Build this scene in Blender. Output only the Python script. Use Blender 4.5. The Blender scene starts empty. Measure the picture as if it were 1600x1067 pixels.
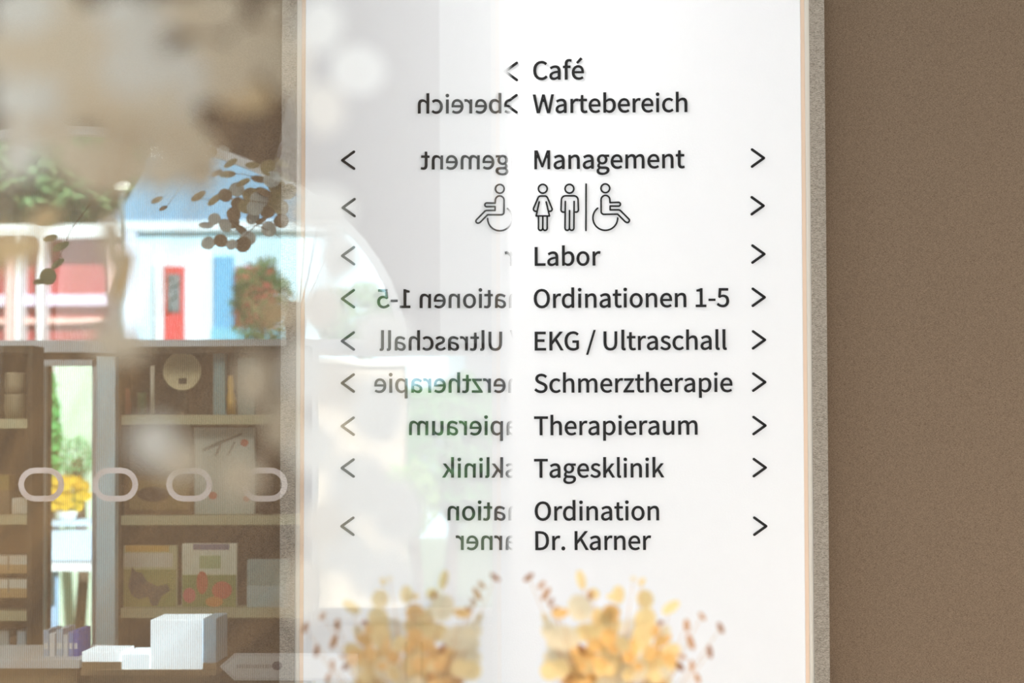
import bpy, math, random, json
from mathutils import Vector, Matrix, Euler
from mathutils.geometry import tessellate_polygon
random.seed(7)
S = bpy.context.scene
C = S.collection

# ---------------------------------------------------------------- camera
FPX = 3778.0
EYE = Vector((0, 0, 1.6))
YAW = math.atan(130 / FPX)
PITCH = 0.0372
ROLL = -0.0037
cam_d = bpy.data.cameras.new('camera')
cam_d.sensor_width = 36
cam_d.lens = 36 * FPX / 1600
cam = bpy.data.objects.new('camera', cam_d)
C.objects.link(cam)
RM = Matrix.Rotation(YAW, 3, 'Z') @ Matrix.Rotation(math.pi / 2 + PITCH, 3, 'X') @ Matrix.Rotation(ROLL, 3, 'Z')
cam.location = EYE
cam.rotation_euler = RM.to_euler()
cam_d.clip_start = 0.02
cam_d.clip_end = 300
cam_d.dof.use_dof = True
cam_d.dof.focus_distance = 5.0
cam_d.dof.aperture_fstop = 5.2
S.camera = cam

# ---------------------------------------------------------------- world, sun, lamps, exposure
w = bpy.data.worlds.new('sky'); S.world = w; w.use_nodes = True
bg = w.node_tree.nodes['Background']
bg.inputs[0].default_value = (0.86, 0.94, 1.0, 1)
bg.inputs[1].default_value = 0.80
sun_d = bpy.data.lights.new('sun', 'SUN'); sun_d.energy = 19; sun_d.angle = 0.03; sun_d.color = (.96, .98, 1)
sun = bpy.data.objects.new('sun', sun_d); C.objects.link(sun)
sun.rotation_euler = Vector((-.25, .75, -.62)).to_track_quat('-Z', 'Y').to_euler()

def area(name, loc, target, size, energy, color):
    d = bpy.data.lights.new(name, 'AREA'); d.shape = 'RECTANGLE'; d.size, d.size_y = size
    d.energy = energy; d.color = color
    o = bpy.data.objects.new(name, d); C.objects.link(o)
    o.location = loc
    o.rotation_euler = (Vector(target) - Vector(loc)).to_track_quat('-Z', 'Y').to_euler()
    return o
area('warm_low_lamp', (1.15, 3.1, .75), (.7, 5.0, .95), (.5, .5), 17, (1, .84, .68))
area('left_daylight_panel', (-2.7, 2.2, 2.1), (.1, 5, 1.6), (1.0, 1.2), 14, (.93, .97, 1))
sp_d = bpy.data.lights.new('bouquet_fill_spot', 'SPOT'); sp_d.energy = 210; sp_d.color = (1, .82, .58); sp_d.spot_size = .42; sp_d.spot_blend = .8; sp_d.shadow_soft_size = .05  # added fill spot that brightens the bouquet, no fixture there
sp = bpy.data.objects.new('bouquet_fill_spot', sp_d); C.objects.link(sp); sp.location = (.62, 1.5, 2.6)
sp.rotation_euler = (Vector((.03, 2.54, 1.38)) - sp.location).to_track_quat('-Z', 'Y').to_euler()
area('shelf_fill_light', (-1.3, 4.9, 3.2), (-1.2, 7.0, 1.2), (1.6, .8), 105, (1, .98, .95))  # unseen fill light added to brighten the shelf fronts
area('near_flower_fill_light', (-1.0, -.9, 3.2), (-.2, .95, 1.65), (1.2, .8), 38, (.95, .97, 1))  # unseen fill added above the camera to lift the near blurred flowers
S.view_settings.view_transform = 'Standard'
S.view_settings.look = 'None'
S.view_settings.exposure = -0.13
S.view_settings.gamma = 1.0
S.view_settings.use_curve_mapping = False

def at(px, py, Y):
    """point on the plane y = Y seen at photograph pixel (px, py)"""
    d = RM @ Vector(((px - 800) / FPX, (533.5 - py) / FPX, -1))
    return EYE + d * (Y / d.y)

# ---------------------------------------------------------------- materials
def lin(c):
    return tuple(((v / 255) / 12.92 if v / 255 <= .04045 else ((v / 255 + .055) / 1.055) ** 2.4) for v in c) + (1,)

def mat(name, rgb, rough=.7, var=.06, scale=30, bump=0.0, bscale=200, trans=0.0, spec=.3, metal=0.0):
    m = bpy.data.materials.new(name); m.use_nodes = True
    nt = m.node_tree; N = nt.nodes; L = nt.links
    p = N['Principled BSDF']
    p.inputs['Roughness'].default_value = rough
    p.inputs['Specular IOR Level'].default_value = spec
    p.inputs['Metallic'].default_value = metal
    tc = N.new('ShaderNodeTexCoord')
    nz = N.new('ShaderNodeTexNoise'); nz.inputs['Scale'].default_value = scale; nz.inputs['Detail'].default_value = 4
    L.new(tc.outputs['Object'], nz.inputs['Vector'])
    mx = N.new('ShaderNodeMix'); mx.data_type = 'RGBA'
    c = lin(rgb)
    mx.inputs[6].default_value = tuple(v * (1 - var) for v in c[:3]) + (1,)
    mx.inputs[7].default_value = tuple(min(1, v * (1 + var)) for v in c[:3]) + (1,)
    L.new(nz.outputs[0], mx.inputs[0])
    L.new(mx.outputs[2], p.inputs['Base Color'])
    if bump:
        b = N.new('ShaderNodeBump'); b.inputs['Strength'].default_value = bump; b.inputs['Distance'].default_value = .001
        n2 = N.new('ShaderNodeTexNoise'); n2.inputs['Scale'].default_value = bscale; n2.inputs['Detail'].default_value = 3
        L.new(tc.outputs['Object'], n2.inputs['Vector']); L.new(n2.outputs[0], b.inputs['Height'])
        L.new(b.outputs[0], p.inputs['Normal'])
    if trans:
        tr = N.new('ShaderNodeBsdfTranslucent'); L.new(mx.outputs[2], tr.inputs[0])
        ms = N.new('ShaderNodeMixShader'); ms.inputs[0].default_value = trans
        out = N['Material Output']
        L.new(p.outputs[0], ms.inputs[1]); L.new(tr.outputs[0], ms.inputs[2]); L.new(ms.outputs[0], out.inputs[0])
    return m

def fabric(name, dark, light, scale=520):
    """melange woven cloth: fine speckle of two yarn colours plus a weave relief"""
    m = bpy.data.materials.new(name); m.use_nodes = True
    nt = m.node_tree; N = nt.nodes; L = nt.links; p = N['Principled BSDF']
    p.inputs['Roughness'].default_value = .95; p.inputs['Specular IOR Level'].default_value = .1
    tc = N.new('ShaderNodeTexCoord')
    mp = N.new('ShaderNodeMapping'); L.new(tc.outputs['Object'], mp.inputs[0])
    mp.inputs['Scale'].default_value = (1, 1, 1)
    n1 = N.new('ShaderNodeTexNoise'); n1.inputs['Scale'].default_value = scale; n1.inputs['Detail'].default_value = 2
    L.new(mp.outputs[0], n1.inputs['Vector'])
    m2 = N.new('ShaderNodeMapping'); L.new(tc.outputs['Object'], m2.inputs[0]); m2.inputs['Scale'].default_value = (.35, 1, 1.6)
    n2 = N.new('ShaderNodeTexNoise'); n2.inputs['Scale'].default_value = scale * .8; n2.inputs['Detail'].default_value = 1
    L.new(m2.outputs[0], n2.inputs['Vector'])
    ad = N.new('ShaderNodeMath'); ad.operation = 'ADD'; L.new(n1.outputs[0], ad.inputs[0]); L.new(n2.outputs[0], ad.inputs[1])
    cr = N.new('ShaderNodeValToRGB'); e = cr.color_ramp.elements
    e[0].position = .38; e[0].color = lin(dark); e[1].position = .58; e[1].color = lin(light)
    hf = N.new('ShaderNodeMath'); hf.operation = 'MULTIPLY'; hf.inputs[1].default_value = .5
    L.new(ad.outputs[0], hf.inputs[0]); L.new(hf.outputs[0], cr.inputs[0]); L.new(cr.outputs[0], p.inputs['Base Color'])
    b = N.new('ShaderNodeBump'); b.inputs['Strength'].default_value = .35; b.inputs['Distance'].default_value = .0008
    L.new(hf.outputs[0], b.inputs['Height']); L.new(b.outputs[0], p.inputs['Normal'])
    return m

def M_(N, L, op, a, b=None):
    n = N.new('ShaderNodeMath'); n.operation = op
    for i, v in enumerate((a, b)):
        if v is None: continue
        if isinstance(v, (int, float)): n.inputs[i].default_value = v
        else: L.new(v, n.inputs[i])
    return n.outputs[0]

def pane_glass(name, tint=(.97, .99, .98), ior=1.5, ribs=False):
    """thin architectural glass: exact dielectric Fresnel for the two faces of a pane (2r/(1+r))"""
    m = bpy.data.materials.new(name); m.use_nodes = True
    nt = m.node_tree; N = nt.nodes; L = nt.links
    N.remove(N['Principled BSDF'])
    g = N.new('ShaderNodeNewGeometry')
    dt = N.new('ShaderNodeVectorMath'); dt.operation = 'DOT_PRODUCT'
    L.new(g.outputs['Normal'], dt.inputs[0]); L.new(g.outputs['Incoming'], dt.inputs[1])
    c = M_(N, L, 'ABSOLUTE', dt.outputs['Value'])
    c2 = M_(N, L, 'MULTIPLY', c, c)
    gg = M_(N, L, 'SQRT', M_(N, L, 'ADD', c2, ior * ior - 1))
    gm, gp = M_(N, L, 'SUBTRACT', gg, c), M_(N, L, 'ADD', gg, c)
    A = M_(N, L, 'DIVIDE', gm, gp); A2 = M_(N, L, 'MULTIPLY', A, A)
    B = M_(N, L, 'DIVIDE', M_(N, L, 'SUBTRACT', M_(N, L, 'MULTIPLY', c, gp), 1), M_(N, L, 'ADD', M_(N, L, 'MULTIPLY', c, gm), 1))
    B2 = M_(N, L, 'ADD', M_(N, L, 'MULTIPLY', B, B), 1)
    r = M_(N, L, 'MULTIPLY', M_(N, L, 'MULTIPLY', A2, B2), .5)
    R = M_(N, L, 'DIVIDE', M_(N, L, 'MULTIPLY', r, 2), M_(N, L, 'ADD', r, 1))
    tr = N.new('ShaderNodeBsdfTransparent'); tr.inputs[0].default_value = tint + (1,)
    gl = N.new('ShaderNodeBsdfGlossy'); gl.inputs['Roughness'].default_value = 0.0
    gl.inputs[0].default_value = (1, 1, 1, 1)
    if ribs:
        tc = N.new('ShaderNodeTexCoord'); wv = N.new('ShaderNodeTexWave'); wv.bands_direction = 'X'
        wv.inputs['Scale'].default_value = 62; L.new(tc.outputs['Object'], wv.inputs['Vector'])
        nz = N.new('ShaderNodeTexNoise'); nz.inputs['Scale'].default_value = 3; L.new(tc.outputs['Object'], nz.inputs['Vector'])
        mx = N.new('ShaderNodeMix'); mx.data_type = 'RGBA'
        mx.inputs[6].default_value = tint + (1,); mx.inputs[7].default_value = tuple(v * .62 for v in tint) + (1,)
        L.new(M_(N, L, 'MULTIPLY', wv.outputs['Fac'], nz.outputs[0]), mx.inputs[0]); L.new(mx.outputs[2], tr.inputs[0])
    ms = N.new('ShaderNodeMixShader'); L.new(R, ms.inputs[0]); L.new(tr.outputs[0], ms.inputs[1]); L.new(gl.outputs[0], ms.inputs[2])
    L.new(ms.outputs[0], N['Material Output'].inputs[0])
    return m

def clear_mat(name, tint):
    m = bpy.data.materials.new(name); m.use_nodes = True
    N = m.node_tree.nodes; N.remove(N['Principled BSDF'])
    tr = N.new('ShaderNodeBsdfTransparent'); tr.inputs[0].default_value = tint + (1,)
    m.node_tree.links.new(tr.outputs[0], N['Material Output'].inputs[0])
    return m

MT = {}
def cm(rgb, **k):
    key = (tuple(rgb), tuple(sorted(k.items())))
    if key not in MT: MT[key] = mat('tone_%d_%d_%d' % tuple(rgb), rgb, **k)
    return MT[key]

# ---------------------------------------------------------------- mesh and object helpers
class MB:
    def __init__(s): s.v = []; s.f = []
    def box(s, x0, x1, y0, y1, z0, z1):
        n = len(s.v)
        s.v += [(x, y, z) for z in (z0, z1) for y in (y0, y1) for x in (x0, x1)]
        s.f += [tuple(n + i for i in q) for q in ((0, 2, 3, 1), (4, 5, 7, 6), (0, 1, 5, 4), (2, 6, 7, 3), (0, 4, 6, 2), (1, 3, 7, 5))]
        return s
    def prism(s, pts, y0, y1):
        """polygon given in (x, z), counter-clockwise seen from -y, extruded from y0 (front) to y1 (back)"""
        n = len(s.v); k = len(pts)
        s.v += [(x, y0, z) for x, z in pts] + [(x, y1, z) for x, z in pts]
        s.f.append(tuple(n + i for i in range(k))); s.f.append(tuple(n + k + i for i in reversed(range(k))))
        s.f += [(n + (i + 1) % k, n + i, n + k + i, n + k + (i + 1) % k) for i in range(k)]
        return s
    def tube(s, pts, r0, r1=None, seg=6):
        r1 = r0 if r1 is None else r1
        pts = [Vector(p) for p in pts]; n = len(s.v); k = len(pts)
        for i, p in enumerate(pts):
            t = (pts[min(i + 1, k - 1)] - pts[max(i - 1, 0)]).normalized()
            u = t.cross(Vector((0, 1, .01))).normalized(); v = t.cross(u)
            r = r0 + (r1 - r0) * i / max(1, k - 1)
            for j in range(seg):
                a = 2 * math.pi * j / seg
                s.v.append(tuple(p + u * r * math.cos(a) + v * r * math.sin(a)))
        for i in range(k - 1):
            for j in range(seg):
                a, b = n + i * seg + j, n + i * seg + (j + 1) % seg
                s.f.append((a, b, b + seg, a + seg))
        s.f.append(tuple(n + j for j in reversed(range(seg)))); s.f.append(tuple(n + (k - 1) * seg + j for j in range(seg)))
        return s
    def lathe(s, cx, cy, prof, seg=28):
        n = len(s.v)
        for r, z in prof:
            for j in range(seg):
                a = 2 * math.pi * j / seg; s.v.append((cx + r * math.cos(a), cy + r * math.sin(a), z))
        for i in range(len(prof) - 1):
            for j in range(seg):
                a, b = n + i * seg + j, n + i * seg + (j + 1) % seg
                s.f.append((a, b, b + seg, a + seg))
        return s
    def mesh(s, name, m, org=(0, 0, 0)):
        me = bpy.data.meshes.new(name)
        me.from_pydata([(a - org[0], b - org[1], c - org[2]) for a, b, c in s.v], [], s.f)
        me.materials.append(m); me.update(); return me
    def build(s, name, m, parent=None, bevel=0, smooth=False):
        org = worldloc(parent) if parent else (0, 0, 0)
        me = s.mesh(name, m, org)
        if smooth:
            for p in me.polygons: p.use_smooth = True
        o = bpy.data.objects.new(name, me); C.objects.link(o)
        if parent: o.parent = parent
        if bevel:
            b = o.modifiers.new('bevel', 'BEVEL'); b.width = bevel; b.segments = 2; b.limit_method = 'ANGLE'
        return o

def worldloc(o):
    v = Vector((0, 0, 0))
    while o: v = v + o.location; o = o.parent
    return v

def tag(o, label=None, cat=None, group=None, kind=None):
    for k, v in (('label', label), ('category', cat), ('group', group), ('kind', kind)):
        if v: o[k] = v
    return o
def thing(name, loc, label, cat, group=None):
    o = bpy.data.objects.new(name, None); C.objects.link(o); o.location = loc; o.empty_display_size = .05
    return tag(o, label, cat, group)
def copy_tree(o, parent=None):
    c = o.copy(); C.objects.link(c)
    if parent: c.parent = parent
    for ch in [x for x in bpy.data.objects if x.parent == o]: copy_tree(ch, c)
    return c
def pbox(x0, y0, x1, y1, Y, depth=.02):
    """box whose front face (at y = Y) spans the given photograph pixels"""
    a = at((x0 + x1) / 2, y0, Y); b = at((x0 + x1) / 2, y1, Y)
    l = at(x0, (y0 + y1) / 2, Y).x; r = at(x1, (y0 + y1) / 2, Y).x
    return (l, r, Y, Y + depth, b.z, a.z)

WALL = 5.0                                   # front plane of the sign
GX = -WALL * (930 - 863.6) / FPX               # plane of the tall glass pane
GEND = FPX * (-GX) / (930 - 795.5)             # its far upright edge

m_white = mat('white_sign_lacquer', (244, 245, 248), rough=.55, var=.01, bump=.25, bscale=260, spec=.2)
m_black = mat('black_lettering', (24, 22, 22), rough=.5, var=.02)
m_peach = mat('peach_edge_band', (240, 216, 194), rough=.6, var=.02)
m_trim = mat('pale_grey_trim', (222, 216, 206), rough=.5, var=.02)
m_brown = fabric('brown_melange_fabric', (108, 90, 73), (146, 127, 108), 1100)
m_grey = fabric('grey_melange_fabric', (122, 114, 104), (176, 166, 154), 800)
m_glass = pane_glass('clear_pane')
m_glass2 = pane_glass('ribbed_pane', ior=1.22, ribs=True)
m_clear = clear_mat('clear_pane_body', (1, 1, 1))

# ---------------------------------------------------------------- the setting
def struct(o): return tag(o, kind='structure')
xl = at(781, 300, WALL).x
xr = at(1254.7, 533, WALL).x
bx0, bx1, byy0, byy1 = -3.2, 4.0, -3.0, 8.25
struct(MB().box(bx0, bx1, byy0, byy1, -.1, 0).build('floor', mat('pale_stone_floor', (170, 168, 164), rough=.6, scale=4)))
struct(MB().box(bx0, bx1, byy0, byy1, 3.45, 3.6).build('ceiling', mat('off_white_ceiling', (205, 200, 192), rough=.9)))
x_edge = at(1289.5, 533, WALL).x
# brown cloth wall, a little behind the sign frame
struct(MB().box(xl - .017, 4.0, WALL + .085, WALL + .27, 0, 3.45).build('wall_right', m_brown))

# back wall with an elliptical arched window and a glazed door opening
YB = 8.0
ctr = at(100, 540, YB); half = 540 / FPX * YB; rise = (540 - 192) / FPX * YB
d0 = at(60, 700, YB).x; d1 = at(152, 700, YB).x; sill = at(100, 541, YB).z; dtop = at(100, 562, YB).z
arch = [(ctr.x + half * math.cos(t), sill + rise * math.sin(t)) for t in [math.pi * i / 32 for i in range(33)]]  # right to left
mb = MB()
for (ax, az), (bx, bz) in zip(arch, arch[1:]):
    mb.prism([(bx, bz), (ax, az), (ax, 3.45), (bx, 3.45)], YB, YB + .2)
mb.box(bx0, ctr.x - half, YB, YB + .2, 0, 3.45); w0, w1 = at(486, 700, YB).x, at(815, 700, YB).x; wt_, wb_ = at(700, 546, YB).z, at(700, 962, YB).z
mb.box(ctr.x + half, 4.0, YB, YB + .2, sill, 3.45); mb.box(w1, 4.0, YB, YB + .2, 0, sill); mb.box(w0, w1, YB, YB + .2, 0, wb_); mb.box(w0, w1, YB, YB + .2, wt_, sill)
mb.box(ctr.x - half, d0, YB, YB + .2, 0, sill); mb.box(d1, w0, YB, YB + .2, 0, sill); mb.box(d0, d1, YB, YB + .2, dtop, sill)
struct(mb.build('wall_back', mat('dark_brown_plaster', (84, 70, 58), rough=.9, scale=8)))

m_frame = mat('white_window_frame', (236, 240, 242), rough=.45, var=.02)
win = struct(thing('window_1', (ctr.x, YB, sill), None, None))
inner = [(ctr.x + (half - .03) * math.cos(t), sill + (rise - .03) * math.sin(t)) for t in [math.pi * i / 32 for i in range(33)]]
mb = MB()
for (a, b, c_, d) in zip(arch, arch[1:], inner, inner[1:]):
    mb.prism([d, c_, a, b], YB - .02, YB + .05)
mb.box(ctr.x - half, ctr.x + half, YB - .02, YB + .05, sill - .02, sill + .02)
mb.build('window_frame', m_frame, win)
for px in (-250,):
    x = at(px, 450, YB).x
    if abs(x - ctr.x) < half:
        zt = sill + (rise) * math.sqrt(1 - ((x - ctr.x) / half) ** 2)
        MB().box(x - .008, x + .008, YB, YB + .04, sill, zt - .02).build('mullion', m_frame, win)
g = MB().prism(list(arch), YB + .05, YB + .056).build('window_pane', m_glass, win)
win2 = struct(thing('window_2', (w0, YB, wb_), None, None))
MB().box(w0, w0 + .02, YB - .01, YB + .04, wb_, wt_).box(w1 - .02, w1, YB - .01, YB + .04, wb_, wt_).box(w0, w1, YB - .01, YB + .04, wt_ - .02, wt_).box(w0, w1, YB - .01, YB + .04, wb_, wb_ + .02).build('window_frame', m_frame, win2)
MB().box(w0 + .02, w1 - .02, YB + .02, YB + .026, wb_ + .02, wt_ - .02).build('window_pane', m_glass, win2)
xp = at(688, 300, YB).x
struct(MB().box(xp, 4.0, YB - .03, YB - .001, wt_ + .02, 3.45).build('trim_1', mat('pale_wall_panel', (188, 190, 188), rough=.8)))
door = struct(thing('door_1', (d0, YB, 0), None, None))
MB().box(d0, d0 + .018, YB, YB + .05, 0, dtop).box(d1 - .018, d1, YB, YB + .05, 0, dtop).box(d0, d1, YB, YB + .05, dtop - .02, dtop).build('door_frame', m_frame, door)
MB().box(d0 + .018, d1 - .018, YB + .02, YB + .026, 0, dtop - .02).build('door_pane', m_glass, door)

# ---------------------------------------------------------------- the directory sign
zt, zb = 2.75, .55
sx0, sx1 = xl, xr
sign = thing('directory_sign', (0, WALL, zb), 'tall white wayfinding sign with black German lettering and arrows', 'sign')
MB().box(sx0, sx1, WALL, WALL + .085, zb, zt).build('sign_panel', m_white, sign, bevel=.0012)
k = 1 / FPX * WALL
def rim(name, m, o0, o1, yf, yb, top=True):
    q = MB().box(sx1 + o0, sx1 + o1, yf, yb, zb - o1, zt + o1)
    if o1 < 14 * k: q.box(sx0 - o1, sx0 - o0, yf, yb, zb - o1, zt + o1)
    lo = sx0 - min(o0, 13.5 * k)
    q.box(lo, sx1 + o0, yf, yb, zt + o0, zt + o1).box(lo, sx1 + o0, yf, yb, zb - o1, zb - o0)
    return q.build(name, m, sign)
rim('edge_band', m_peach, .0002, 6.5 * k, WALL + .004, WALL + .022)
rim('inner_trim', m_trim, 6.5 * k, 13.5 * k, WALL + .002, WALL + .022)
rim('fabric_frame', m_grey, 13.5 * k, 37 * k, WALL - .004, WALL + .085)

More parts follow.
